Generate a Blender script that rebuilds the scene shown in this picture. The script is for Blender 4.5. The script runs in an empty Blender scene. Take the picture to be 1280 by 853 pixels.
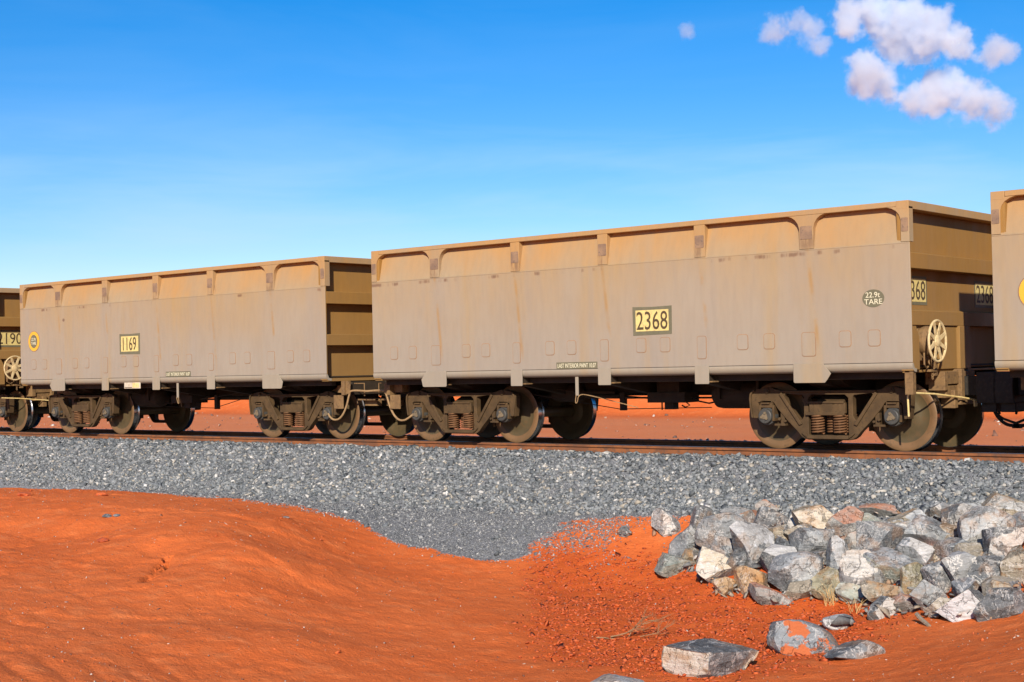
import bpy, bmesh, math, random
import numpy as np
from mathutils import Vector, Matrix, noise as mnoise
random.seed(7)
rng = np.random.default_rng(11)
R = math.radians
scene = bpy.context.scene
COL = scene.collection

# ------------------------------------------------------------------ camera
cam_data = bpy.data.cameras.new('camera')
cam_data.sensor_width = 36.0
cam_data.lens = 1819.1263/1280*36.0
cam_data.clip_start = 0.1
cam_data.clip_end = 20000
cam = bpy.data.objects.new('camera', cam_data)
COL.objects.link(cam)
_yaw, _pitch, _roll = -0.6962, 0.0182, -0.0213
_f = Vector((math.sin(_yaw)*math.cos(_pitch), math.cos(_yaw)*math.cos(_pitch), math.sin(_pitch)))
_r = _f.cross(Vector((0, 0, 1))).normalized()
_u = _r.cross(_f)
_r2 = math.cos(_roll)*_r + math.sin(_roll)*_u
_u2 = -math.sin(_roll)*_r + math.cos(_roll)*_u
_m = Matrix((_r2, _u2, -_f)).transposed().to_4x4()
_m.translation = Vector((17.5705, -18.9767, 1.2233))
cam.matrix_world = _m
scene.camera = cam

# ------------------------------------------------------------------ sky, sun, exposure
SUN_EL, SUN_AZ = 26.5, 147.0            # azimuth clockwise from +Y
sun_dir = Vector((math.sin(R(SUN_AZ))*math.cos(R(SUN_EL)), math.cos(R(SUN_AZ))*math.cos(R(SUN_EL)), math.sin(R(SUN_EL))))
world = bpy.data.worlds.new('World')
scene.world = world
world.use_nodes = True
wn, wl = world.node_tree.nodes, world.node_tree.links
wn.clear()
w_out = wn.new('ShaderNodeOutputWorld')
w_bg = wn.new('ShaderNodeBackground')
w_bg.inputs['Strength'].default_value = 0.085
w_sky = wn.new('ShaderNodeTexSky')
w_sky.sky_type = 'NISHITA'
w_sky.sun_disc = False
w_sky.sun_elevation = R(SUN_EL)
w_sky.sun_rotation = R(SUN_AZ)
w_sky.altitude = 300
w_sky.air_density = 1.0
w_sky.dust_density = 0.3
w_sky.ozone_density = 3.0
w_hsv = wn.new('ShaderNodeHueSaturation')
w_hsv.inputs['Saturation'].default_value = 1.5
w_hsv.inputs['Value'].default_value = 1.10
wl.new(w_sky.outputs[0], w_hsv.inputs['Color'])
# faint high cirrus
w_tc = wn.new('ShaderNodeTexCoord')
w_map = wn.new('ShaderNodeMapping')
w_map.inputs['Rotation'].default_value = (R(4), R(6), R(35))
w_map.inputs['Location'].default_value = (0.4, 0.9, 0.35)
w_map.inputs['Scale'].default_value = (2.2, 2.2, 14.0)
wl.new(w_tc.outputs['Generated'], w_map.inputs[0])
w_no = wn.new('ShaderNodeTexNoise')
w_no.inputs['Scale'].default_value = 1.6
w_no.inputs['Detail'].default_value = 5
w_no.inputs['Roughness'].default_value = 0.55
w_no.inputs['Distortion'].default_value = 0.4
wl.new(w_map.outputs[0], w_no.inputs['Vector'])
w_rmp = wn.new('ShaderNodeMapRange')
w_rmp.inputs['From Min'].default_value = 0.46
w_rmp.inputs['From Max'].default_value = 0.72
w_rmp.inputs['To Max'].default_value = 0.46
wl.new(w_no.outputs['Fac'], w_rmp.inputs['Value'])
w_mix = wn.new('ShaderNodeMix')
w_mix.data_type = 'RGBA'
w_sep = wn.new('ShaderNodeSeparateXYZ')
wl.new(w_tc.outputs['Generated'], w_sep.inputs[0])
w_band = wn.new('ShaderNodeMapRange')
w_band.interpolation_type = 'SMOOTHSTEP'
for _k, _v in (('From Min', .20), ('From Max', .10), ('To Min', .12), ('To Max', 1.0)):
    w_band.inputs[_k].default_value = _v
wl.new(w_sep.outputs[2], w_band.inputs['Value'])
w_mul = wn.new('ShaderNodeMath'); w_mul.operation = 'MULTIPLY'
wl.new(w_rmp.outputs[0], w_mul.inputs[0]); wl.new(w_band.outputs[0], w_mul.inputs[1])
wl.new(w_mul.outputs[0], w_mix.inputs[0])
w_tint = wn.new('ShaderNodeMix')
w_tint.data_type = 'RGBA'; w_tint.blend_type = 'MULTIPLY'
w_tint.inputs[0].default_value = 1.0
w_tint.inputs[7].default_value = (1.06, 0.965, 1.13, 1)
wl.new(w_hsv.outputs[0], w_tint.inputs[6])
wl.new(w_tint.outputs[2], w_mix.inputs[6])
w_mix.inputs[7].default_value = (5.2, 7.4, 9.4, 1)
wl.new(w_mix.outputs[2], w_bg.inputs['Color'])
wl.new(w_bg.outputs[0], w_out.inputs['Surface'])

sun_data = bpy.data.lights.new('sun', 'SUN')
sun_data.energy = 5.0
sun_data.angle = R(0.53)
sun_data.color = (1.0, 0.91, 0.79)
sun = bpy.data.objects.new('sun', sun_data)
COL.objects.link(sun)
sun.rotation_euler = sun_dir.to_track_quat('Z', 'Y').to_euler()
sun.location = (0, -40, 40)

scene.view_settings.view_transform = 'Standard'
scene.view_settings.look = 'None'
scene.view_settings.exposure = 0.36
scene.view_settings.gamma = 1.0
scene.view_settings.use_curve_mapping = False
scene.cycles.volume_bounces = 16
scene.cycles.max_bounces = 16
scene.cycles.diffuse_bounces = 3

# ------------------------------------------------------------------ material helpers
class Mat:
    def __init__(s, name, rough=0.8, metal=0.0, spec=0.3):
        s.m = bpy.data.materials.new(name)
        s.m.use_nodes = True
        s.nt = s.m.node_tree
        s.b = s.nt.nodes['Principled BSDF']
        s.b.inputs['Roughness'].default_value = rough
        s.b.inputs['Metallic'].default_value = metal
        s.b.inputs['Specular IOR Level'].default_value = spec
        s.tc = None
    def n(s, t, **k):
        x = s.nt.nodes.new(t)
        for a, v in k.items():
            setattr(x, a, v)
        return x
    def l(s, a, b): s.nt.links.new(a, b)
    def put(s, sock, v):
        if hasattr(v, 'is_output'):
            s.l(v, sock)
        elif isinstance(v, (tuple, list)) and len(v) == 3 and sock.type == 'RGBA':
            sock.default_value = (*v, 1)
        else:
            sock.default_value = v
    def obj(s):
        s.tc = s.tc or s.n('ShaderNodeTexCoord')
        return s.tc.outputs['Object']
    def pos(s): return s.n('ShaderNodeNewGeometry').outputs['Position']
    def normal(s): return s.n('ShaderNodeNewGeometry').outputs['Normal']
    def island(s): return s.n('ShaderNodeNewGeometry').outputs['Random Per Island']
    def rnd(s): return s.n('ShaderNodeObjectInfo').outputs['Random']
    def attr(s, name): return s.n('ShaderNodeAttribute', attribute_name=name).outputs['Fac']
    def mapping(s, v, scale=(1, 1, 1), loc=(0, 0, 0), rot=(0, 0, 0)):
        m = s.n('ShaderNodeMapping')
        s.l(v, m.inputs[0])
        s.put(m.inputs['Location'], loc); m.inputs['Scale'].default_value = scale
        m.inputs['Rotation'].default_value = rot
        return m.outputs[0]
    def noise(s, v, scale=5, detail=4, rough=.55, dist=0):
        x = s.n('ShaderNodeTexNoise')
        s.l(v, x.inputs['Vector'])
        x.inputs['Scale'].default_value = scale; x.inputs['Detail'].default_value = detail
        x.inputs['Roughness'].default_value = rough; x.inputs['Distortion'].default_value = dist
        return x.outputs['Fac']
    def voro(s, v, scale=5, feature='F1', out='Distance'):
        x = s.n('ShaderNodeTexVoronoi', feature=feature)
        s.l(v, x.inputs['Vector']); x.inputs['Scale'].default_value = scale
        return x.outputs[out]
    def rng(s, v, a, b, c=0., d=1.):
        x = s.n('ShaderNodeMapRange', interpolation_type='SMOOTHSTEP')
        s.put(x.inputs['Value'], v)
        for k, q in zip(('From Min', 'From Max', 'To Min', 'To Max'), (a, b, c, d)):
            x.inputs[k].default_value = q
        return x.outputs[0]
    def math(s, op, a, b=0., clamp=False):
        x = s.n('ShaderNodeMath', operation=op, use_clamp=clamp)
        s.put(x.inputs[0], a); s.put(x.inputs[1], b)
        return x.outputs[0]
    def mul(s, a, b): return s.math('MULTIPLY', a, b)
    def add(s, a, b): return s.math('ADD', a, b)
    def sub(s, a, b): return s.math('SUBTRACT', a, b)
    def mix(s, f, a, b, blend='MIX'):
        x = s.n('ShaderNodeMix', data_type='RGBA', blend_type=blend)
        s.put(x.inputs[0], f); s.put(x.inputs[6], a); s.put(x.inputs[7], b)
        return x.outputs[2]
    def ramp(s, f, stops, const=False):
        x = s.n('ShaderNodeValToRGB')
        cr = x.color_ramp
        if const: cr.interpolation = 'CONSTANT'
        while len(cr.elements) < len(stops): cr.elements.new(.5)
        for e, (p, c) in zip(cr.elements, stops):
            e.position = p; e.color = (*c, 1)
        s.l(f, x.inputs[0])
        return x.outputs[0]
    def sep(s, v):
        x = s.n('ShaderNodeSeparateXYZ'); s.l(v, x.inputs[0])
        return x.outputs
    def vadd(s, v, f):
        x = s.n('ShaderNodeVectorMath', operation='ADD')
        s.l(v, x.inputs[0]); s.put(x.inputs[1], f)
        return x.outputs[0]
    def color(s, c): s.put(s.b.inputs['Base Color'], c); return s
    def rough(s, r): s.put(s.b.inputs['Roughness'], r); return s
    def bump(s, h, strength=.3, dist=.02):
        x = s.n('ShaderNodeBump')
        x.inputs['Strength'].default_value = strength; x.inputs['Distance'].default_value = dist
        s.l(h, x.inputs['Height']); s.l(x.outputs[0], s.b.inputs['Normal'])
        return s

M = {}
BODY_X = 1.69
def make_paint(name, base, dust, lo, hi, seam=True):
    """dust covered grey wagon paint: orange ore dust settles towards the top, rust runs below the stakes"""
    m = Mat(name, .62, 0, .2)
    P, O = m.pos(), m.obj()
    x, y, z = m.sep(O)
    big = m.noise(P, .55, 3)
    mid = m.noise(m.mapping(P, (1.5, 1.5, .35)), 1.4, 5, .6)
    fine = m.noise(m.mapping(P, (6, 6, 1.1)), 2.5, 4, .6)
    zz = m.add(z, m.mul(m.sub(big, .5), 1.9))
    f = m.math('MULTIPLY', m.rng(zz, lo, hi), m.rng(mid, .2, .75, .45, 1.))
    c = m.mix(m.rng(big, .3, .7), base, tuple(b*k for b, k in zip(base, (.93, .94, .97))))
    c = m.mix(f, c, dust)
    # warm vertical runs
    run = m.mul(m.rng(m.noise(m.mapping(P, (2.6, 2.6, .16)), 1.0, 4, .55), .52, .75), .55)
    c = m.mix(run, c, (dust[0]*.98, dust[1]*.98, dust[2]*.9))
    # cool washed patches
    c = m.mix(m.mul(m.rng(m.noise(m.mapping(P, (1.8, 1.8, .3), loc=(3, 1, 7)), .9, 3), .5, .72), .45), c, (base[0]*.88, base[1]*.9, base[2]*.98))
    # dark smears rubbed through at the feet of the stakes
    qs = m.sub(BODY_X/2, m.math('PINGPONG', m.sub(x, .605), BODY_X/2))
    sm = m.mul(m.mul(m.rng(qs, .14, .05), m.rng(m.math('ABSOLUTE', m.sub(z, 2.80)), .13, .03)), m.rng(fine, .40, .62, 0, .75))
    c = m.mix(sm, c, (.19, .11, .06))
    if seam:
        # lines of rust leaking from the frame welds, leaning away from the stakes
        q = m.math('PINGPONG', m.sub(m.sub(x, .605), m.mul(m.sub(2.7, z), .10)), BODY_X/2)
        q = m.sub(BODY_X/2, q)
        ln = m.mul(m.rng(q, .05, .0), m.rng(m.noise(P, 2.3, 3), .42, .62, 0, .75))
        ln = m.mul(ln, m.rng(z, 1.25, 1.6))
        c = m.mix(ln, c, (dust[0]*.92, dust[1]*.8, dust[2]*.62))
        # dark scuffs along the upper seam
        zs = m.math('ABSOLUTE', m.sub(m.add(z, m.mul(m.sub(fine, .5), .04)), 2.655))
        sc = m.mul(m.rng(zs, .04, .008), m.rng(m.noise(m.mapping(P, (1, 1, .1)), 2.1, 4, .7), .53, .62))
        c = m.mix(m.mul(sc, .8), c, (.16, .085, .05))
        # rust bites at the sill
        rb = m.mul(m.rng(z, 1.33, 1.15), m.rng(m.noise(P, 3.1, 5, .7), .66, .74))
        c = m.mix(rb, c, (.42, .16, .05))
        # odd knocks where the paint has gone
        kn = m.rng(m.voro(m.mapping(P, (1, 1, 1.3)), .85), .055, .03)
        c = m.mix(m.mul(kn, .8), c, (.13, .07, .045))
    c = m.mix(m.rng(fine, .35, .75, 0, .22), c, (base[0]*.72, base[1]*.68, base[2]*.66))
    m.color(c)
    grit = m.noise(P, 120, 3, .6)
    wav = m.noise(m.mapping(P, (1.1, 1.1, .8)), 1.3, 2)
    m.bump(m.add(m.mul(grit, .03), m.mul(wav, 1.7)), .25, .02)
    m.rough(m.rng(mid, .3, .7, .5, .75))
    M[name] = m.m
make_paint('paint_side', (.322, .270, .204), (.365, .240, .108), 1.35, 3.1)
make_paint('paint_upper', (.345, .26, .155), (.42, .228, .078), 2.3, 3.2, False)
make_paint('paint_bracket', (.318, .268, .195), (.36, .235, .11), 1.2, 3.6, False)
make_paint('paint_end', (.27, .155, .052), (.31, .16, .038), 1.0, 2.8, False)

def make_grimy(name, c1, c2, c3, rough=.75, metal=0., sc=6, bump=.3):
    m = Mat(name, rough, metal, .3)
    P = m.pos()
    a = m.noise(P, sc, 5, .6); b = m.noise(P, sc*4, 4, .6)
    c = m.mix(m.rng(a, .35, .65), c1, c2)
    c = m.mix(m.rng(b, .5, .7, 0, .7), c, c3)
    m.color(c); m.bump(b, bump, .006)
    M[name] = m.m
make_grimy('cast_steel', (.064, .038, .016), (.098, .058, .024), (.042, .027, .014))
make_grimy('spring_steel', (.14, .065, .026), (.17, .08, .032), (.07, .04, .02))
make_grimy('cap_steel', (.05, .05, .047), (.07, .067, .058), (.04, .037, .033), .5)
make_grimy('bolt_dust', (.15, .115, .07), (.19, .14, .085), (.10, .075, .05))
make_grimy('underframe', (.03, .021, .013), (.045, .031, .018), (.02, .015, .011))
make_grimy('under_dust', (.22, .132, .055), (.17, .10, .044), (.09, .055, .028))
make_grimy('wheel_dust', (.080, .058, .028), (.095, .07, .034), (.115, .068, .03), .5, .1, 4, .15)
make_grimy('wheel_rim', (.16, .092, .042), (.20, .11, .05), (.11, .07, .036), .5, .1, 4, .15)
make_grimy('rail_rust', (.27, .095, .033), (.17, .066, .030), (.11, .062, .04), .8, 0, 3)
make_grimy('rail_crown', (.16, .11, .085), (.20, .13, .10), (.12, .09, .075), .38, .7, 3, .05)
make_grimy('wheel_tread', (.42, .41, .40), (.35, .34, .33), (.25, .24, .23), .22, 1.0, 5, .03)
make_grimy('pole_yellow', (.72, .56, .25), (.65, .47, .18), (.45, .32, .14), .55)
make_grimy('wheel_cream', (.66, .52, .28), (.56, .42, .21), (.33, .22, .11), .55)
make_grimy('hose_rubber', (.02, .018, .016), (.03, .026, .02), (.045, .035, .025), .6)
make_grimy('hose_dust', (.33, .21, .10), (.27, .17, .08), (.18, .11, .06), .7)
make_grimy('wear_plate', (.20, .13, .085), (.30, .19, .11), (.11, .08, .065), .7)
make_grimy('weld_rust', (.33, .185, .09), (.26, .15, .08), (.38, .23, .12), .8)
make_grimy('plate_yellow', (.66, .54, .20), (.60, .47, .18), (.42, .32, .15), .5, 0, 7, .05)
make_grimy('plate_surround', (.135, .125, .075), (.155, .14, .085), (.11, .10, .065), .6)
make_grimy('digit_dark', (.075, .05, .025), (.09, .06, .03), (.06, .045, .025), .6, 0, 6, .05)
make_grimy('letter_cream', (.66, .61, .42), (.60, .55, .38), (.50, .43, .29), .5, 0, 6, .05)
make_grimy('emblem_orange', (.78, .40, .04), (.74, .37, .035), (.68, .34, .05), .5, 0, 5, .05)
make_grimy('tag_pale', (.60, .52, .40), (.52, .44, .33), (.40, .32, .22), .6)

# soil, stones
SOIL_A, SOIL_B, SOIL_C = (.69, .158, .038), (.64, .135, .030), (.72, .205, .062)
def make_ground():
    m = Mat('red_earth', .95, 0, .12)
    P = m.pos()
    st, dmp = m.attr('stone'), m.attr('damp')
    a = m.noise(P, .45, 5, .55); b = m.noise(P, 3.5, 6, .62); g = m.noise(P, 28, 6, .68); h = m.noise(P, 170, 3, .6)
    c = m.mix(m.rng(a, .35, .65), SOIL_A, SOIL_B)
    c = m.mix(m.rng(b, .48, .75, 0, .75), c, SOIL_C)
    c = m.mix(m.rng(g, .5, .72, 0, .45), c, (.50, .100, .022))
    # pale wind streaks
    sk = m.noise(m.mapping(P, (.6, 2.6, 1), rot=(0, 0, R(25))), 2.2, 4, .6)
    c = m.mix(m.rng(sk, .55, .8, 0, .45), c, (.74, .25, .095))
    c = m.mix(m.mul(dmp, m.rng(b, .25, .6, .55, 1.)), c, (.57, .105, .020))
    yy = m.sep(P)[1]
    c = m.mix(m.mul(m.mul(m.rng(yy, 4, 8), m.rng(yy, 25, 21)), m.rng(a, .2, .6, .55, .95)), c, (.68, .225, .085))
    # grit: pale and dark specks
    vd = m.voro(P, 26); vc = m.voro(P, 26, out='Color')
    sx, sy, sz = m.sep(vc)
    sp = m.mul(m.rng(vd, .13, .07), m.rng(sx, .90, .93))
    c = m.mix(sp, c, m.mix(sy, (.55, .42, .33), (.12, .07, .05)))
    # crushed fines between and below the stones
    fz = m.noise(P, 70, 4, .75); fv = m.voro(P, 55, out='Color')
    fx, fy, fzz = m.sep(fv)
    gc = m.mix(fx, (.12, .124, .127), (.26, .265, .268))
    gc = m.mix(m.rng(fy, .93, .96), gc, (.48, .47, .44))
    gc = m.mix(m.rng(fz, .55, .7, 0, .5), gc, (.05, .05, .052))
    edge = m.rng(m.add(st, m.mul(m.sub(m.noise(P, 5, 6, .7), .5), 1.1)), .42, .58)
    edge = m.math('MAXIMUM', edge, m.rng(st, .85, .95))
    c = m.mix(edge, c, gc)
    m.color(c)
    hh = m.add(m.mul(b, .5), m.add(m.mul(g, .32), m.mul(h, .07)))
    hh = m.add(hh, m.mul(m.mul(edge, m.voro(P, 55)), .25))
    m.bump(hh, 1.0, .055)
    M['red_earth'] = m.m
make_ground()

def make_stone_mat(name, stops, tint=None):
    m = Mat(name, .75, 0, .3)
    P = m.pos()
    c = m.ramp(m.island(), stops)
    n = m.noise(P, 45, 4, .6)
    c = m.mix(m.rng(n, .35, .7, 0, .45), c, (.05, .055, .06))
    m.color(c); m.bump(n, .4, .01)
    M[name] = m.m
make_stone_mat('crushed_stone', [(0, (.075, .084, .087)), (.25, (.135, .148, .153)), (.5, (.19, .203, .207)), (.72, (.25, .262, .26)), (.87, (.34, .345, .335)), (.95, (.38, .33, .25)), (1, (.66, .64, .60))])
make_stone_mat('fine_stone', [(0, (.10, .104, .107)), (.4, (.175, .181, .184)), (.75, (.25, .253, .25)), (.93, (.40, .39, .365)), (1, (.62, .60, .55))])
make_stone_mat('rubble_stone', [(0, (.12, .12, .115)), (.3, (.20, .20, .19)), (.55, (.27, .26, .235)), (.75, (.34, .27, .19)), (.9, (.42, .22, .11)), (1, (.58, .54, .48))])
make_stone_mat('pebble', [(0, (.12, .08, .06)), (.3, (.30, .12, .06)), (.6, (.42, .25, .16)), (.85, (.55, .45, .36)), (1, (.70, .64, .55))])
make_stone_mat('earth_crumb', [(0, (.48, .085, .015)), (.5, (.60, .12, .022)), (1, (.68, .17, .045))])
make_stone_mat('mud', [(0, (.46, .075, .012)), (.5, (.54, .098, .018)), (1, (.60, .12, .024))])

def make_rock(name, c1, c2, vein=.5, rust=.2, dust=.0, white=(.60, .57, .52), earth=0.):
    m = Mat(name, .74, 0, .3)
    r = m.rnd()
    v = m.n('ShaderNodeVectorMath', operation='ADD')
    m.l(m.obj(), v.inputs[0])
    cx = m.n('ShaderNodeCombineXYZ')
    for i, k in enumerate((37., 61., 19.)):
        m.l(m.mul(r, k), cx.inputs[i])
    m.l(cx.outputs[0], v.inputs[1])
    V = v.outputs[0]
    a = m.noise(V, 3.2, 5, .6); b = m.noise(V, 11, 7, .72); d = m.noise(V, 45, 5, .7)
    # each stone a little lighter or darker, warmer or cooler than the next
    k1 = m.math('FRACT', m.mul(r, 7.31))
    c = m.mix(m.rng(a, .36, .62), c1, c2)
    c = m.mix(m.mul(m.rng(k1, .3, 1), .6), c, tuple(q*w for q, w in zip(c2, (1.18, 1.08, .92))))
    c = m.mix(m.rng(k1, .35, 0, 0, .55), c, tuple(q*.5 for q in c1))
    fc = m.attr('facet')
    c = m.mix(m.rng(fc, .55, 1, 0, .75), c, tuple(min(x*1.4, .6) for x in c2))
    c = m.mix(m.rng(fc, .45, 0, 0, .6), c, tuple(x*.55 for x in c1))
    c = m.mix(m.rng(b, .50, .68, 0, .45), c, tuple(x*.45 for x in c1))
    c = m.mix(m.rng(d, .5, .7, 0, .55), c, tuple(min(x*1.9, .75) for x in c2))
    # bedding streaks
    bd = m.noise(m.mapping(V, (2.2, 2.2, 15), rot=(.5, .35, 0)), 2.0, 5, .65, .3)
    c = m.mix(m.rng(bd, .5, .62, 0, .45), c, tuple(x*.5 for x in c1))
    w = m.noise(V, 2.6, 6, .65, 1.0)
    vm = m.mul(m.rng(m.math('ABSOLUTE', m.sub(w, .5)), .020, .004), m.rng(m.noise(V, 3.7, 2), .40, .52))
    w2 = m.noise(m.mapping(V, (1, 1, 1), rot=(.7, .4, 1.1)), 5.3, 5, .65, .7)
    vm2 = m.mul(m.rng(m.math('ABSOLUTE', m.sub(w2, .5)), .014, .003), m.rng(a, .43, .56))
    c = m.mix(m.mul(m.math('MAXIMUM', vm, vm2), vein), c, white)
    c = m.mix(m.mul(m.rng(m.noise(V, 5, 8, .76), .56, .64), m.mul(m.rng(fc, .35, .8), vein*.7)), c, white)
    # dark hairline cracks
    ck = m.math('ABSOLUTE', m.sub(m.noise(m.mapping(V, (1.4, .8, 1), rot=(1.1, .2, .5)), 3.4, 5, .6, .5), .5))
    c = m.mix(m.rng(ck, .007, .001, 0, .5), c, (.045, .035, .028))
    # iron stain
    c = m.mix(m.mul(m.rng(m.noise(V, 2.7, 6, .7), .50, .62), rust), c, (.40, .20, .07))
    if dust:
        nz = m.sep(m.normal())[2]
        c = m.mix(m.mul(m.rng(nz, .2, .8), m.rng(b, .3, .6, .3*dust, dust)), c, (.52, .165, .055))
    if earth: c = m.mix(m.rng(m.add(m.noise(V, 4.5, 5, .6), m.mul(m.sub(b, .5), .35)), .47, .52, 0, earth), c, (.48, .125, .040))
    m.color(c)
    h = m.add(m.mul(b, .7), m.add(m.mul(d, .3), m.mul(bd, .5)))
    m.bump(m.sub(h, m.mul(m.rng(ck, .012, .0), .5)), .8, .04)
    M[name] = m.m
make_rock('rock_slate', (.165, .175, .18), (.25, .26, .26), .6, .30)
make_rock('rock_pocket', (.165, .175, .18), (.25, .26, .26), .7, .1, earth=1.)
make_rock('rock_dark', (.10, .107, .11), (.165, .172, .175), .75, .30)
make_rock('rock_pale', (.235, .245, .245), (.33, .335, .325), .6, .35)
make_rock('rock_white', (.42, .405, .375), (.53, .51, .475), .4, .25)
make_rock('rock_cream', (.50, .425, .32), (.58, .515, .41), .35, .5)
make_rock('rock_orange', (.38, .23, .115), (.42, .30, .18), .4, .8)
make_rock('rock_olive', (.26, .235, .15), (.33, .295, .19), .35, .5)
make_rock('rock_tan', (.255, .22, .165), (.33, .285, .215), .5, .6)
make_rock('rock_brown', (.20, .135, .085), (.27, .185, .11), .35, .6)
make_rock('rock_green', (.22, .245, .21), (.31, .325, .275), .45, .35)
make_rock('rock_dusty', (.20, .195, .18), (.28, .27, .24), .5, .35, .6)
make_rock('rock_speck', (.36, .36, .35), (.20, .205, .21), 1.0, .2)
for nm, c in (('twig', (.25, .15, .075)), ('dry_grass', (.55, .36, .15))):
    make_grimy(nm, c, tuple(x*1.2 for x in c), tuple(x*.6 for x in c), .8, 0, 20)

# ------------------------------------------------------------------ mesh helpers
class MB:
    def __init__(s): s.v, s.f, s.m = [], [], []
    def add(s, vs, fs, mat=0):
        o = len(s.v)
        s.v += [tuple(v) for v in vs]
        s.f += [tuple(i+o for i in f) for f in fs]
        s.m += [mat]*len(fs)
        return s
    def box(s, x0, x1, y0, y1, z0, z1, mat=0):
        v = [(x, y, z) for x in (x0, x1) for y in (y0, y1) for z in (z0, z1)]
        return s.add(v, [(0, 1, 3, 2), (4, 6, 7, 5), (0, 4, 5, 1), (2, 3, 7, 6), (0, 2, 6, 4), (1, 5, 7, 3)], mat)
    def prism(s, poly, a, b, axis='y', mat=0):
        n = len(poly)
        if axis == 'y': f = lambda p, t: (p[0], t, p[1])
        elif axis == 'x': f = lambda p, t: (t, p[0], p[1])
        else: f = lambda p, t: (p[0], p[1], t)
        v = [f(p, a) for p in poly]+[f(p, b) for p in poly]
        return s.add(v, [tuple(range(n)), tuple(range(2*n-1, n-1, -1))]+[(i, (i+1) % n, n+(i+1) % n, n+i) for i in range(n)], mat)
    def tube(s, pts, r, n=8, mat=0, caps=True):
        pts = [Vector(p) for p in pts]
        rings, ref = [], None
        for i, p in enumerate(pts):
            t = (pts[min(i+1, len(pts)-1)]-pts[max(i-1, 0)]).normalized()
            if ref is None: ref = t.orthogonal().normalized()
            ref = (ref-ref.dot(t)*t)
            ref = ref.normalized() if ref.length > 1e-6 else t.orthogonal().normalized()
            q = t.cross(ref)
            rr = r[i] if isinstance(r, (list, tuple)) else r
            rings.append([p+rr*(math.cos(2*math.pi*k/n)*ref+math.sin(2*math.pi*k/n)*q) for k in range(n)])
        v = [x for g in rings for x in g]
        f = [(i*n+k, i*n+(k+1) % n, (i+1)*n+(k+1) % n, (i+1)*n+k) for i in range(len(pts)-1) for k in range(n)]
        if caps: f += [tuple(range(n)), tuple((len(pts)-1)*n+k for k in range(n))]
        return s.add(v, f, mat)
    def lathe(s, prof, cx, cz, n=40, mats=None, axis='y', cy=0.):
        """prof: closed list of (radius, offset along axis)"""
        v = []
        for r, y in prof:
            for k in range(n):
                a = 2*math.pi*k/n
                if axis == 'y': v.append((cx+r*math.cos(a), cy+y, cz+r*math.sin(a)))
                else: v.append((cx+y, cy+r*math.cos(a), cz+r*math.sin(a)))
        L_ = len(prof)
        for i in range(L_):
            j = (i+1) % L_
            s.add([], [], 0)
        o = len(s.v); s.v += v
        for i in range(L_):
            j = (i+1) % L_
            for k in range(n):
                s.f.append((o+i*n+k, o+i*n+(k+1) % n, o+j*n+(k+1) % n, o+j*n+k))
                s.m.append(mats[i] if mats else 0)
        return s
    def plate(s, outer, holes, y0, y1, mat=0):
        bm = bmesh.new(); ed = []
        for loop in [outer]+holes:
            vs = [bm.verts.new((p[0], y0, p[1])) for p in loop]
            ed += [bm.edges.new((vs[i], vs[(i+1) % len(vs)])) for i in range(len(vs))]
        g = bmesh.ops.triangle_fill(bm, edges=ed, use_beauty=True)
        fs = [e for e in g['geom'] if isinstance(e, bmesh.types.BMFace)]
        x = bmesh.ops.extrude_face_region(bm, geom=fs)
        for e in x['geom']:
            if isinstance(e, bmesh.types.BMVert): e.co.y = y1
        bm.verts.index_update()
        s.add([v.co[:] for v in bm.verts], [[v.index for v in f.verts] for f in bm.faces], mat)
        bm.free()
        return s
    def build(s, name, mats, parent=None, flip=None, bevel=0., angle=35, recalc=True):
        me = bpy.data.meshes.new(name)
        vs = s.v if flip is None else [(flip-x, y, z) for x, y, z in s.v]
        me.from_pydata(vs, [], s.f)
        for q in (mats if isinstance(mats, (list, tuple)) else [mats]): me.materials.append(M[q])
        if max(s.m, default=0): me.polygons.foreach_set('material_index', s.m)
        if recalc:
            bm = bmesh.new(); bm.from_mesh(me)
            bmesh.ops.recalc_face_normals(bm, faces=bm.faces)
            bm.to_mesh(me); bm.free()
        me.polygons.foreach_set('use_smooth', [True]*len(me.polygons))
        me.set_sharp_from_angle(angle=R(angle))
        o = bpy.data.objects.new(name, me)
        COL.objects.link(o)
        if parent is not None: o.parent = parent
        if bevel:
            b = o.modifiers.new('bevel', 'BEVEL')
            b.width = bevel; b.segments = 2; b.limit_method = 'ANGLE'; b.angle_limit = R(40)
        return o
def tag(o, label=None, cat=None, group=None, kind=None):
    for k, v in (('label', label), ('category', cat), ('group', group), ('kind', kind)):
        if v: o[k] = v
    return o
def empty(name, loc):
    o = bpy.data.objects.new(name, None); COL.objects.link(o)
    o.location = loc; o.empty_display_size = .3
    return o
def copy_tree(o, parent=None, loc=None):
    c = o.copy(); COL.objects.link(c)
    if parent is not None: c.parent = parent
    if loc is not None: c.location = loc
    for ch in list(o.children): copy_tree(ch, c)
    return c
def rounded(x0, x1, z0, z1, r, n=4):
    out = []
    for cx, cz, a in ((x1-r, z1-r, 0), (x0+r, z1-r, 90), (x0+r, z0+r, 180), (x1-r, z0+r, 270)):
        for k in range(n+1):
            t = R(a+90*k/n); out.append((cx+r*math.cos(t), cz+r*math.sin(t)))
    return out
def smooth(pts, n=6):
    P = [Vector(p) for p in pts]; P = [P[0]*2-P[1]]+P+[P[-1]*2-P[-2]]; out = []
    for i in range(1, len(P)-2):
        for k in range(n):
            t_ = k/n; a, b, c, d = P[i-1:i+3]
            out.append(.5*((2*b)+(c-a)*t_+(2*a-5*b+4*c-d)*t_*t_+(3*b-a-3*c+d)*t_**3))
    return out+[P[-2]]
def ellipse(cx, cz, a, b, n=32): return [(cx+a*math.cos(2*math.pi*k/n), cz+b*math.sin(2*math.pi*k/n)) for k in range(n)]
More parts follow.
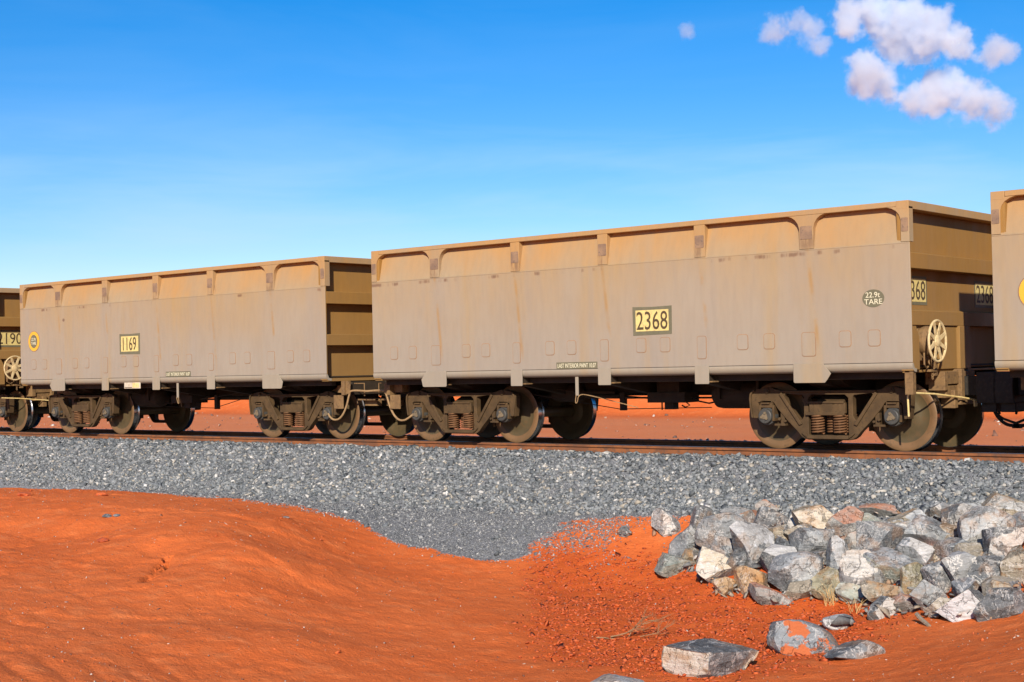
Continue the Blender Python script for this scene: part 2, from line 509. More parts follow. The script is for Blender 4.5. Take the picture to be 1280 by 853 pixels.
_txt = {}
def lettering(name, text, mat, parent, center, width, height, face='-y', depth=.002, bold=0., spacing=1.):
    """flat letters as a mesh, stretched to width x height round center"""
    cu = bpy.data.curves.new('lettering', 'FONT')
    cu.body = text; cu.align_x = 'CENTER'; cu.extrude = depth; cu.resolution_u = 3; cu.offset = bold
    cu.space_character = spacing; cu.space_line = .95
    t = bpy.data.objects.new('lettering', cu); COL.objects.link(t)
    me = bpy.data.meshes.new_from_object(t.evaluated_get(bpy.context.evaluated_depsgraph_get()))
    bpy.data.objects.remove(t)
    n = len(me.vertices); co = np.empty(n*3); me.vertices.foreach_get('co', co); co = co.reshape(-1, 3)
    lo, hi = co.min(0), co.max(0)
    s = (co-(lo+hi)/2)/np.maximum(hi-lo, 1e-6)
    a, b, d = s[:, 0]*width, s[:, 1]*height, s[:, 2]*2*depth
    out = np.empty_like(co)
    if face == '-y': out[:, 0], out[:, 1], out[:, 2] = a, -d, b
    else: out[:, 0], out[:, 1], out[:, 2] = d, a, b
    out += np.array(center)
    me.vertices.foreach_set('co', out.ravel()); me.update()
    me.materials.clear(); me.materials.append(M[mat])
    o = bpy.data.objects.new(name, me); COL.objects.link(o); o.parent = parent
    return o

# ------------------------------------------------------------------ ground
GROUND_POINTS = [(-4.52, -5.88, -0.62), (-3.57, -5.59, -0.62), (-2.75, -5.53, -0.62), (-0.46, -5.67, -0.64), (1.9, -6.1, -0.68), (2.96, -6.37, -0.72), (-0.16, -8.48, -0.66), (1.14, -8.11, -0.68), (3.31, -8.47, -0.72), (3.9, -7.75, -0.75), (2.0, -9.76, -0.85), (2.97, -9.33, -0.88), (4.23, -9.15, -0.92), (5.37, -8.97, -0.97), (3.47, -10.63, -0.95), (4.96, -11.53, -1.02), (5.65, -10.67, -1.08), (6.67, -10.05, -1.15), (7.57, -13.08, -1.05), (8.0, -11.95, -1.2), (8.54, -10.74, -1.35), (7.79, -10.71, -1.22), (0.18, -8.68, -0.77), (1.33, -8.24, -0.79), (3.4, -8.53, -0.83), (4.71, -8.21, -0.8), (7.34, -10.18, -1.14), (4.17, -7.34, -0.93), (5.48, -8.37, -1.08), (7.1, -9.21, -1.31), (3.29, -6.05, -0.9), (3.72, -5.89, -1.12), (4.5, -7.03, -1.04), (5.7, -8.13, -1.18), (4.29, -6.02, -1.22), (6.53, -7.99, -1.3), (9.02, -9.8, -1.46), (4.71, -4.98, -1.26), (5.39, -4.5, -1.27), (6.51, -4.92, -1.36), (7.63, -7.18, -1.4), (9.98, -9.15, -1.46), (8.3, -5.79, -1.45), (8.23, -4.88, -1.4), (9.65, -5.52, -1.45), (10.25, -5.06, -1.42), (3.87, -3.38, -0.82), (4.5, -4.11, -1.05), (3.54, -4.36, -1.08), (5.19, -3.39, -0.92), (5.88, -3.04, -0.81), (6.49, -3.89, -1.06), (7.2, -3.85, -1.12), (6.75, -2.99, -0.74), (7.84, -2.37, -0.64), (9.55, -2.42, -0.56), (11.21, -2.11, -0.42), (7.85, -4.29, -1.24), (9.36, -5.01, -1.36), (10.7, -5.22, -1.38), (11.75, -5.67, -1.28), (12.55, -5.74, -1.15), (11.01, -3.94, -0.95), (9.83, -4.03, -0.93), (8.86, -4.15, -0.98), (11.13, -7.36, -1.44), (11.48, -6.48, -1.4), (13.1, -7.22, -1.08), (13.9, -9.33, -0.95), (12.36, -8.31, -1.32), (10.76, -8.73, -1.44), (11.99, -4.23, -0.85), (12.0, -19.0, -0.45), (17.5, -19.0, -0.4), (17.5, -22.0, -0.4), (5.0, -17.0, -0.8), (-5.0, -14.0, -0.7), (-20.0, -10.0, -0.65), (-20.0, -5.0, -0.7), (-30.0, -4.0, -0.9), (-40.0, -3.5, -1.0), (-12.0, -3.6, -1.05), (-8.0, -3.4, -1.02), (-20.0, -3.2, -1.0), (-40.0, -22.0, -0.6), (-10.0, -22.0, -0.6), (30.0, -22.0, -0.4), (30.0, -10.0, -0.5), (20.0, -8.0, -0.6), (20.0, -4.0, -0.6), (30.0, -3.0, -0.7), (16.0, -6.0, -0.8), (16.0, -12.0, -0.75), (-10.0, 0.0, -1.3), (-30.0, 0.0, -1.3), (5.0, 0.0, -1.3), (14.0, 0.0, -1.0), (28.0, 0.0, -1.2)]
def _hash(ix, iy, seed):
    h = (ix.astype(np.int64)*374761393 + iy.astype(np.int64)*668265263 + seed*982451653) & 0x7fffffff
    h = ((h ^ (h >> 13)) * 1274126177) & 0x7fffffff
    return ((h ^ (h >> 16)) & 0xffff) / 65535.0
def vnoise(x, y, seed=0):
    ix = np.floor(x); iy = np.floor(y); fx = x-ix; fy = y-iy
    fx = fx*fx*fx*(fx*(fx*6-15)+10); fy = fy*fy*fy*(fy*(fy*6-15)+10)
    a = _hash(ix, iy, seed); b = _hash(ix+1, iy, seed); c = _hash(ix, iy+1, seed); d = _hash(ix+1, iy+1, seed)
    return (a*(1-fx)+b*fx)*(1-fy) + (c*(1-fx)+d*fx)*fy - 0.5
def fbm(x, y, o=4, seed=0):
    s = 0; a = 1.0
    for i in range(o):
        s = s + a*vnoise(x, y, seed+i*17); x = x*2.03+3.1; y = y*2.03+1.7; a *= .5
    return s
def sstep(a, b, x):
    t = np.clip((x-a)/(b-a), 0, 1); return t*t*(3-2*t)
_G = np.array(GROUND_POINTS, float)
_P = _G[:, :2]/10.0
def _tps_k(r2): return np.where(r2 > 1e-12, r2*np.log(np.maximum(r2, 1e-12)), 0.0)
_n = len(_G)
_K = _tps_k(((_P[:, None]-_P[None])**2).sum(-1)) + np.eye(_n)*1e-3
_A = np.zeros((_n+3, _n+3)); _A[:_n, :_n] = _K; _A[:_n, _n] = 1; _A[:_n, _n+1:] = _P
_A[_n, :_n] = 1; _A[_n+1:, :_n] = _P.T
_W = np.linalg.solve(_A, np.concatenate([_G[:, 2], [0, 0, 0]]))
def earth_height(x, y):
    """red earth on the camera's side of the track, from surveyed points"""
    s = x.shape; q = np.stack([x.ravel(), y.ravel()], 1)/10.0
    out = np.empty(len(q))
    for i in range(0, len(q), 40000):
        k = q[i:i+40000]
        r2 = ((k[:, None]-_P[None])**2).sum(-1)
        out[i:i+40000] = _tps_k(r2) @ _W[:_n] + _W[_n] + k @ _W[_n+1:]
    return out.reshape(s)
def ballast_height(x, y):
    """crushed stone formation under the track"""
    a = np.abs(y)
    top = -.13 + .05*sstep(1.1, 1.4, y)*(1-sstep(1.9, 2.3, y)) + .035*vnoise(x*1.6, y*1.6, 5)
    slope = -.13 - (a-1.85)/1.5 + .05*fbm(x*.9, y*.9, 2, 9)
    return np.minimum(top, slope)
def ground_height(x, y, fine=True):
    x = np.asarray(x, float); y = np.asarray(y, float)
    xc = np.clip(x, -40, 30); yc = np.clip(y, -22, 0)
    e = np.clip(earth_height(xc, yc), -2.2, .4)
    far = sstep(0, 25, np.hypot(np.maximum(np.maximum(-40-x, x-30), 0), np.maximum(-22-y, 0)))
    e = e*(1-far) - .6*far
    b = ballast_height(x, y)
    # behind the track: a red flat, then the face of a red cutting
    rill = .35*fbm(x*.35+.2*y, y*.05, 4, 31)
    cut = sstep(24.5, 29.0, y+1.6*vnoise(x*.07, 0*x, 3)+rill*1.2)
    back = -.62 + .05*fbm(x*.3, y*.5, 4, 77) + (2.15+.5*vnoise(x*.05, y*.05, 13))*cut
    w = sstep(-1.0, 1.0, y)
    e = e*(1-w) + back*w
    if fine:
        near = sstep(-26, -18, x)*sstep(24, 18, x)*sstep(-24, -20, y)
        e = e + near*(.024*fbm(x*.8, y*.8, 4, 41) + .016*fbm(x*5, y*5, 4, 43))*(1-w)
        # crust ledges and shallow rills over the mound
        md = sstep(7.5, 4.5, x+.4*(y+8))*sstep(-4.8, -5.8, y)*near
        q1 = fbm(x*.42+3, y*.75, 4, 111); q2 = fbm(x*.5+9, y*.9+4, 4, 117)
        e = e + md*(.016*sstep(-.012, .022, q1) + .012*sstep(-.01, .018, q2-.08))
        e = e - md*.012*sstep(.035, .0, np.abs(fbm(x*.9+.5*y, y*.55, 3, 121)-.03))
        e = e + near*(1-w)*.010*fbm(x*11, y*11, 2, 123)
        # grader tooth marks low on the left
        dx, dy = .955, -.297
        s = (x-5.2)*dy*-1 + (y+11.3)*dx
        t = (x-5.2)*dx + (y+11.3)*dy
        m = sstep(1.15, .5, np.abs(s+.25))*sstep(-4.5, -2.5, t)*sstep(5.5, 2.5, t)
        ph = s/.30 + .9*fbm(x*.8, y*.8, 2, 51)
        fr = np.abs((ph-np.floor(ph))-.5)*2
        e = e + m*.026*(sstep(.0, .6, fr)-.5)*np.clip(.55+1.6*fbm(x*1.1, y*1.1, 3, 53), 0, 1.3)
        # one erosion crack down the bank
        ax, ay, bx, by = 3.83, -8.72, 4.75, -9.72
        tt = np.clip(((x-ax)*(bx-ax)+(y-ay)*(by-ay))/((bx-ax)**2+(by-ay)**2), 0, 1)
        wob = .05*vnoise(tt*9, 0*tt, 61)
        d = np.abs((x-ax)*(by-ay)-(y-ay)*(bx-ax))/np.hypot(bx-ax, by-ay)
        d = np.where((tt > 0) & (tt < 1), np.abs(d-.03+wob), 9)
        e = e - .10*sstep(.04, .0, d)*(.4+1.2*vnoise(tt*14, 0*tt, 63)+.4)
    return np.maximum(e, b)


def grid_axis(lo, hi, step, far, grow=1.28):
    a = list(np.arange(lo, hi+1e-6, step))
    d = step; x = hi
    while x < far: d *= grow; x += d; a.append(x)
    d = step; x = lo; pre = []
    while x > -far: d *= grow; x -= d; pre.append(x)
    return np.array(pre[::-1]+a)
gx = grid_axis(-5.0, 15.0, .042, 3000)
gy = grid_axis(-12.8, -2.2, .042, 3000)
# finer rows again over the cutting behind the track
gy = np.unique(np.concatenate([gy[gy < 1], np.arange(1, 45, .35), gy[gy > 45]]))
GX, GY = np.meshgrid(gx, gy)
GZ = ground_height(GX, GY)
def toe_line(x): return np.interp(x, [-40, -8, -4, 0, 2.5, 4.5, 5.4, 6.5, 30], [-3.0, -3.3, -3.6, -4.1, -4.5, -4.95, -4.55, -2.7, -2.5])
def stone_mask(x, y):
    b = ballast_height(x, y)
    e = ground_height(x, y) - b
    on = (e < .004).astype(float)
    lim = toe_line(x) + .25*fbm(x*.9, y*.9, 3, 71)
    fines = sstep(-.12, .22, y-lim)*sstep(5.9, 4.6, x+.9*fbm(x*.7, y*.7, 3, 73))*(y < 0)
    strip = sstep(-3.35, -2.95, y+.35*fbm(x*1.1, y*1.1, 3, 75))*sstep(4.2, 5.2, x)*sstep(14, 12, x)*(y < 0)*.9
    return np.maximum(np.maximum(on, fines), strip)
def damp_mask(x, y):
    w = .45*fbm(x*.9, y*.9, 4, 81)
    a = sstep(-.35, .25, (x-(5.6-.62*(y+4.2)*1.25))*1.0+w)
    return a*sstep(11.6, 10.6, x+w)*sstep(-8.9, -8.1, y+w)*sstep(-3.6, -4.3, y+w*.5)
me = bpy.data.meshes.new('ground')
ny, nx = GX.shape
co = np.stack([GX, GY, GZ], -1).reshape(-1, 3)
ii = np.arange(ny*nx).reshape(ny, nx)
q = np.stack([ii[:-1, :-1], ii[:-1, 1:], ii[1:, 1:], ii[1:, :-1]], -1).reshape(-1, 4)
me.vertices.add(len(co)); me.vertices.foreach_set('co', co.ravel())
me.loops.add(q.size); me.loops.foreach_set('vertex_index', q.ravel().astype(np.int32))
me.polygons.add(len(q)); me.polygons.foreach_set('loop_start', np.arange(0, q.size, 4, dtype=np.int32))
me.polygons.foreach_set('use_smooth', np.ones(len(q), bool))
me.update()
for nm, val in (('stone', stone_mask(GX, GY)), ('damp', damp_mask(GX, GY))):
    at = me.attributes.new(nm, 'FLOAT', 'POINT'); at.data.foreach_set('value', val.ravel().astype(np.float32))
me.materials.append(M['red_earth'])
ground = bpy.data.objects.new('ground', me); COL.objects.link(ground)
tag(ground, kind='structure')

# ------------------------------------------------------------------ loose stone (nobody could count it)
def hull_shape(seed, n=9, flat=.6):
    r = np.random.default_rng(seed)
    p = r.normal(size=(n, 3)); p /= np.linalg.norm(p, axis=1)[:, None]
    p *= r.uniform(.75, 1.1, (n, 1)); p *= np.array([1., r.uniform(.6, .9), flat*r.uniform(.6, 1.1)])
    bm = bmesh.new()
    for v in p: bm.verts.new(v)
    h = bmesh.ops.convex_hull(bm, input=bm.verts)
    bmesh.ops.delete(bm, geom=[v for v in bm.verts if not v.link_faces], context='VERTS')
    bmesh.ops.triangulate(bm, faces=bm.faces)
    bmesh.ops.recalc_face_normals(bm, faces=bm.faces)
    bm.verts.index_update()
    V = np.array([v.co[:] for v in bm.verts]); F = np.array([[v.index for v in f.verts] for f in bm.faces])
    bm.free()
    return V, F
def scatter(name, pts, size, mat, label=None, tilt=1., shapes=10, n=9, flat=.6, seed=1, sink=.25):
    r = np.random.default_rng(seed)
    sh = [hull_shape(seed*100+k, n, flat) for k in range(shapes)]
    pick = r.integers(0, shapes, len(pts))
    VV, FF, off = [], [], 0
    for k, (V, F) in enumerate(sh):
        P = pts[pick == k]; S = size[pick == k]
        m = len(P)
        if not m: continue
        az = r.uniform(0, 2*np.pi, m); tx = r.normal(0, .5*tilt, m); ty = r.normal(0, .5*tilt, m)
        ca, sa, cx, sx, cy, sy = np.cos(az), np.sin(az), np.cos(tx), np.sin(tx), np.cos(ty), np.sin(ty)
        Z0, O1 = np.zeros(m), np.ones(m)
        Rz = np.stack([ca, -sa, Z0, sa, ca, Z0, Z0, Z0, O1], -1).reshape(m, 3, 3)
        Rx = np.stack([O1, Z0, Z0, Z0, cx, -sx, Z0, sx, cx], -1).reshape(m, 3, 3)
        Ry = np.stack([cy, Z0, sy, Z0, O1, Z0, -sy, Z0, cy], -1).reshape(m, 3, 3)
        Q = Rx @ Ry @ Rz
        W = np.einsum('mij,vj->mvi', Q, V)*S[:, None, None] + P[:, None, :]
        W[:, :, 2] += (S*(.35-sink))[:, None]
        VV.append(W.reshape(-1, 3))
        FF.append((F[None]+(np.arange(m)*len(V))[:, None, None]+off).reshape(-1, 3)); off += m*len(V)
    V = np.concatenate(VV); F = np.concatenate(FF).astype(np.int32)
    me = bpy.data.meshes.new(name)
    me.vertices.add(len(V)); me.vertices.foreach_set('co', V.ravel())
    me.loops.add(F.size); me.loops.foreach_set('vertex_index', F.ravel())
    me.polygons.add(len(F)); me.polygons.foreach_set('loop_start', np.arange(0, F.size, 3, dtype=np.int32))
    me.update(); me.materials.append(M[mat])
    o = bpy.data.objects.new(name, me); COL.objects.link(o)
    tag(o, label, None, None, 'stuff')
    return o
def on_ground(x, y): return np.stack([x, y, ground_height(x, y)], -1)
# coarse ballast on the near shoulder
def ballast_points(n, x0, x1, y0, y1):
    x = rng.uniform(x0, x1, n); y = rng.uniform(y0, y1, n)
    e = ground_height(x, y)-ballast_height(x, y)
    lim = np.interp(x, [-40, 4, 7, 9.5, 11.5, 20], [-2.95, -2.9, -2.95, -2.75, -2.55, -2.4]) + .15*fbm(x*.8, y*0, 3, 91)
    k = (e < .02) & (rng.uniform(size=n) < sstep(-.12, .12, y-lim))
    return on_ground(x[k], y[k])
def rolled(n, x0, x1, y0, y1, keep):
    x = rng.uniform(x0, x1, n); y = rng.uniform(y0, y1, n)
    k = rng.uniform(size=n) < keep(x, y)
    return on_ground(x[k], y[k])
roll_a = rolled(5000, -8, 5.6, -4.6, -2.7, lambda x, y: stone_mask(x, y)*(.05+.75*sstep(-3.5, -2.85, y)))
roll_b = rolled(9000, 5.2, 14, -3.5, -2.2, lambda x, y: sstep(-3.25, -2.6, y+.35*fbm(x*1.3, y*1.3, 3, 97)-.35*sstep(8.5, 12, x))*.9)
pa = np.concatenate([roll_a, roll_b, ballast_points(27000, -3, 13.5, -3.1, -.86), ballast_points(17000, -14, -3, -3.1, -.86), ballast_points(15000, -45, -14, -3.1, -.86)])
scatter('ballast_stones', pa, rng.gamma(6, .0055, len(pa))+.011, 'crushed_stone', 'blue grey crushed stone heaped along the near rail', seed=3)
x = rng.uniform(-45, 13, 9000); y = rng.uniform(.9, 2.4, 9000)
pb = on_ground(x, y)
pb2 = on_ground(rng.uniform(-20, 13, 4000), rng.uniform(-.65, .65, 4000))
pb = np.concatenate([pb, pb2])
scatter('far_ballast_stones', pb, rng.uniform(.02, .055, len(pb)), 'crushed_stone', 'crushed stone between and beyond the rails', seed=4)
# fine gravel on the toe of the formation and spilt over the red bank
n = 90000
x = rng.uniform(-6, 13.5, n); y = rng.uniform(-5.4, -2.5, n)
s = stone_mask(x, y)
lim = toe_line(x)
spill = .30*np.maximum(sstep(7.8, 5.2, x)*sstep(-4.8, -3.5, y+.5*fbm(x, y, 3, 93)), .8*sstep(-3.6, -2.7, y-.2*sstep(9, 12, x))*sstep(5.5, 7, x))*sstep(-.15, .25, fbm(x*1.6, y*1.6, 3, 95)+.12)
k = rng.uniform(size=n) < np.maximum(s*.8, spill*4.5)
pf = on_ground(x[k], y[k])
scatter('fine_gravel', pf, rng.gamma(3, .0035, len(pf))+.006, 'fine_stone', 'fine grey gravel at the toe of the ballast', seed=5, n=7)
x = rng.uniform(-4, 14.5, 5200); y = rng.uniform(-13, -3, 5200)
k = stone_mask(x, y) < .3
pp = on_ground(x[k], y[k])
scatter('pebbles', pp, rng.gamma(2, .0032, len(pp))+.003, 'pebble', 'tiny pale and dark pebbles on the red earth', seed=6, n=7)
x = rng.uniform(-4, 14.5, 9000); y = rng.uniform(-13, -3, 9000)
k = (stone_mask(x, y) < .3) & (rng.uniform(size=9000) < .15+.85*sstep(-.05, .3, fbm(x*.9, y*.9, 3, 99)))
pc = on_ground(x[k], y[k])
scatter('earth_crumbs', pc, rng.gamma(1.5, .0048, len(pc))+.003, 'earth_crumb', 'crumbs of red earth scattered over the ground', seed=16, n=9)
x = rng.uniform(-45, 12, 900); y = rng.uniform(4, 26, 900)
scatter('far_stones', on_ground(x, y), rng.gamma(1.6, .022, 900)+.01, 'pebble', 'scattered stones on the red flat behind the train', seed=17)
# curled flakes of dried mud in the hollow
n = 22000
x = rng.uniform(5, 11.8, n); y = rng.uniform(-9, -3.4, n)
k = (rng.uniform(size=n) < damp_mask(x, y)*.62) & (stone_mask(x, y) < .3)
pm = on_ground(x[k], y[k])
scatter('mud_flakes', pm, rng.gamma(4, .0052, len(pm))+.008, 'mud', 'curled flakes of dried red mud in the hollow', tilt=.8, seed=8, n=8, flat=.32, sink=.2)

# ------------------------------------------------------------------ track
RP = [(-.076, -.185), (.076, -.185), (.076, -.172), (.03, -.158), (.010, -.145), (.010, -.052), (.035, -.040), (.037, -.008), (.030, 0), (-.030, 0), (-.037, -.008), (-.035, -.040), (-.010, -.052), (-.010, -.145), (-.03, -.158), (-.076, -.172)]
for sy, lab in ((-1, 'rusty steel rail nearest the grey ballast, in front of the wheels'), (1, 'steel rail on the far side of the track, behind the near wheels')):
    b = MB()
    pr = [(sy*.755+p[0], p[1]) for p in RP]
    n_ = len(pr)
    xs = [-220, -60, -30, -18, -9, 0, 6, 11, 20, 60]
    for i, xx in enumerate(xs): b.v += [(xx, p[0], p[1]) for p in pr]
    for i in range(len(xs)-1):
        for k in range(n_):
            b.f.append((i*n_+k, i*n_+(k+1) % n_, (i+1)*n_+(k+1) % n_, (i+1)*n_+k)); b.m.append(1 if k in (7, 8, 9) else 0)
    b.f += [tuple(range(n_)), tuple((len(xs)-1)*n_+k for k in range(n_))]; b.m += [0, 0]
    rail = b.build('rail', ['rail_rust', 'rail_crown'], bevel=0)
    tag(rail, lab, 'rail', 'rails of the track')
    proto = None
    for k in range(44 if sy < 0 else 0):
        xx = -15+.65*k
        if proto is None:
            c = MB().box(-.045, .045, -.105, -.05, -.172, -.135).tube([(-.03, -.06, -.14), (-.035, -.085, -.118), (0, -.10, -.112), (.035, -.085, -.118), (.03, -.06, -.14)], .011, 6)
            proto = c.build('rail_clip', 'rail_rust', rail, bevel=0)
            o = proto
        else:
            o = proto.copy(); COL.objects.link(o); o.parent = rail
        o.location = (xx, sy*.755, 0)

# ------------------------------------------------------------------ bogie
WB = .943
def spring_mesh(cx, cy, r=.058, z0=.235, z1=.485, turns=7):
    b = MB(); n = turns*12
    b.tube([(cx+r*math.cos(2*math.pi*k/12), cy+r*math.sin(2*math.pi*k/12), z0+(z1-z0)*k/n) for k in range(n+1)], .0125, 6)
    return b
def make_bogie(parent, cx):
    bo = MB()
    # bolster across the bogie, with its ends in the side frame windows
    bo.prism([(-1.13, .52), (1.13, .52), (1.13, .63), (.8, .775), (-.8, .775), (-1.13, .63)], -.2, .2, 'x')
    bo.prism(ellipse(0, 0, .2, .2, 20), .70, .797, 'z')
    for sy in (-1, 1):
        for x0 in (-.27, -.08, .11):
            bo.box(x0, x0+.16, sy*1.10-.025, sy*1.10+.025, .51, .655)
        bo.box(-.32, .26, sy*1.13-.012, sy*1.13+.012, .485, .53)
        bo.box(-.30, .25, sy*1.13-.01, sy*1.13+.01, .645, .675)
    bogie = bo.build('bogie', 'cast_steel', parent, bevel=.006)
    bogie.location = (cx, 0, 0)
    right = [(.72, .825), (.80, .84), (.88, .868), (.97, .868), (1.05, .848), (1.12, .838), (1.17, .815), (1.2, .77), (1.208, .70), (1.2, .60), (1.175, .44), (1.085, .44), (1.075, .62), (1.06, .655), (1.03, .672), (.87, .675), (.83, .655), (.775, .575), (.62, .405), (.47, .262), (.42, .20), (.36, .162), (.30, .15)]
    outer = right+[(-x, z) for x, z in reversed(right)]
    mid = [(-.30, .215), (.30, .215), (.30, .72), (.25, .765), (-.25, .765), (-.30, .72)]
    tri = [(.365, .475), (.40, .42), (.45, .43), (.63, .65), (.665, .755), (.64, .785), (.39, .76), (.365, .735)]
    for sy in (-1, 1):
        fr = MB()
        y0, y1 = (-1.095, -.985) if sy < 0 else (.985, 1.095)
        fr.plate(outer, [mid, tri, [(-x, z) for x, z in reversed(tri)]], y0, y1)
        yo = sy*1.095
        # raised flanges along the struts and the bottom chord
        for s in (-1, 1):
            fr.prism([(s*.70, .80), (s*.735, .775), (s*.43, .345), (s*.385, .365)], yo, yo+sy*.028)
            fr.prism([(s*.40, .245), (s*.36, .205), (s*.30, .17), (s*.30, .205), (s*.33, .235)], yo, yo+sy*.028)
            fr.prism([(s*1.208, .70), (s*1.2, .77), (s*1.17, .815), (s*1.12, .838), (s*1.12, .815), (s*1.155, .795), (s*1.178, .76), (s*1.183, .70), (s*1.176, .60), (s*1.152, .445), (s*1.175, .445), (s*1.2, .60)], yo, yo+sy*.035)
            fr.prism([(s*.845, .66), (s*.87, .69), (s*1.04, .688), (s*1.078, .665), (s*1.06, .655), (s*1.03, .672), (s*.87, .675), (s*.855, .655)], yo, yo+sy*.02)
            fr.prism(ellipse(s*.93, .822, .040, .040, 14), yo, yo+sy*.022)
            fr.prism(ellipse(s*.93, .822, .018, .018, 8), yo, yo+sy*.034)
        fr.prism([(-.31, .165), (.31, .165), (.31, .212), (-.31, .212)], yo, yo+sy*.05)
        fr.prism([(-.72, .80), (.72, .80), (.72, .822), (-.72, .822)], yo, yo+sy*.03)
        fr.build('side_frame', 'cast_steel', bogie, bevel=.012)
        if sy < 0:
            for i, (sx, dy) in enumerate(((-.165, 0), (.165, 0), (0, .13), (-.25, .13), (.26, .13))):
                if i == 0:
                    sp = spring_mesh(0, 0, .08).build('coil_spring', 'spring_steel', bogie)
                    first = sp
                else:
                    sp = first.copy(); COL.objects.link(sp); sp.parent = bogie
                sp.location = (sx, -1.075+dy, 0)
    # wheelsets
    prof = [(.10, -.80), (.19, -.80), (.24, -.775), (.36, -.765), (.395, -.785), (.455, -.79), (.469, -.782), (.471, -.70), (.474, -.685), (.488, -.672), (.495, -.66), (.488, -.65), (.40, -.648), (.375, -.665), (.24, -.70), (.19, -.655), (.10, -.655)]
    pm = [0, 0, 0, 2, 2, 2, 1, 1, 1, 1, 1, 0, 0, 0, 0, 0, 0]
    for s in (-1, 1):
        for sy in (-1, 1):
            w = MB(); w.lathe(prof if sy < 0 else [(r, -y) for r, y in prof], 0, .469, 56, pm)
            w.build('wheel', ['wheel_dust', 'wheel_tread', 'wheel_rim'], bogie, angle=50).location = (s*WB, 0, 0)
        ax = MB().lathe([(.0, -1.10), (.075, -1.10), (.075, -.80), (.10, -.80), (.085, -.5), (.08, 0), (.085, .5), (.10, .80), (.075, .80), (.075, 1.10), (.0, 1.10)], 0, .469, 20)
        ax.build('axle', 'wheel_dust', bogie).location = (s*WB, 0, 0)
        cap = MB()
        cap.lathe([(.0, -1.165), (.092, -1.165), (.102, -1.158), (.105, -1.10), (.122, -1.098), (.128, -1.085), (.128, -1.0), (.0, -1.0)], 0, .469, 28)
        cp = cap.build('axle_cap', 'cap_steel', bogie); cp.location = (s*WB, 0, 0)
        tb = MB()
        for k in range(3):
            a = R(90+120*k+12*s); cxx, czz = .046*math.cos(a), .469+.046*math.sin(a)
            tb.prism(ellipse(cxx, czz, .021, .021, 6), -1.187, -1.166)
        tri_ = [(.05*math.cos(R(90+120*k+12*s+d)), .469+.05*math.sin(R(90+120*k+12*s+d))) for k in range(3) for d in (-24, 24)]
        tb.prism(tri_, -1.175, -1.1655)
        tb.build('cap_bolts', 'bolt_dust', bogie, bevel=.002).location = (s*WB, 0, 0)
        ad = MB()
        ad.box(-.095, .095, -1.11, -.99, .585, .66); ad.box(-.125, -.09, -1.115, -.99, .40, .62); ad.box(.09, .125, -1.115, -.99, .40, .62)
        ad.box(-.06, .06, -1.14, -1.10, .635, .66)
        # retainer and end guard toward the middle of the bogie
        ad.box(-s*.235-.03, -s*.235+.03, -1.08, -1.0, .34, .52); ad.box(-s*.20-.085, -s*.20+.085, -1.10, -.98, .335, .365)
        ad.prism(ellipse(-s*.20, .43, .024, .024, 8), -1.115, -1.06); ad.prism(ellipse(-s*.28, .40, .02, .02, 8), -1.10, -1.05)
        ad.build('axle_adapter', 'cast_steel', bogie, bevel=.005).location = (s*WB, 0, 0)
    # brake beams and shoes
    br = MB()
    for s in (-1, 1):
        br.box(s*.40-.04, s*.40+.04, -.80, .80, .36, .44)
        for sy in (-.74, .74): br.prism([(s*.44, .26), (s*.47, .26), (s*.52, .40), (s*.505, .55), (s*.47, .56), (s*.44, .42)], sy-.05, sy+.05)
    br.build('brake_beam', 'cast_steel', bogie, bevel=.005)
    return bogie

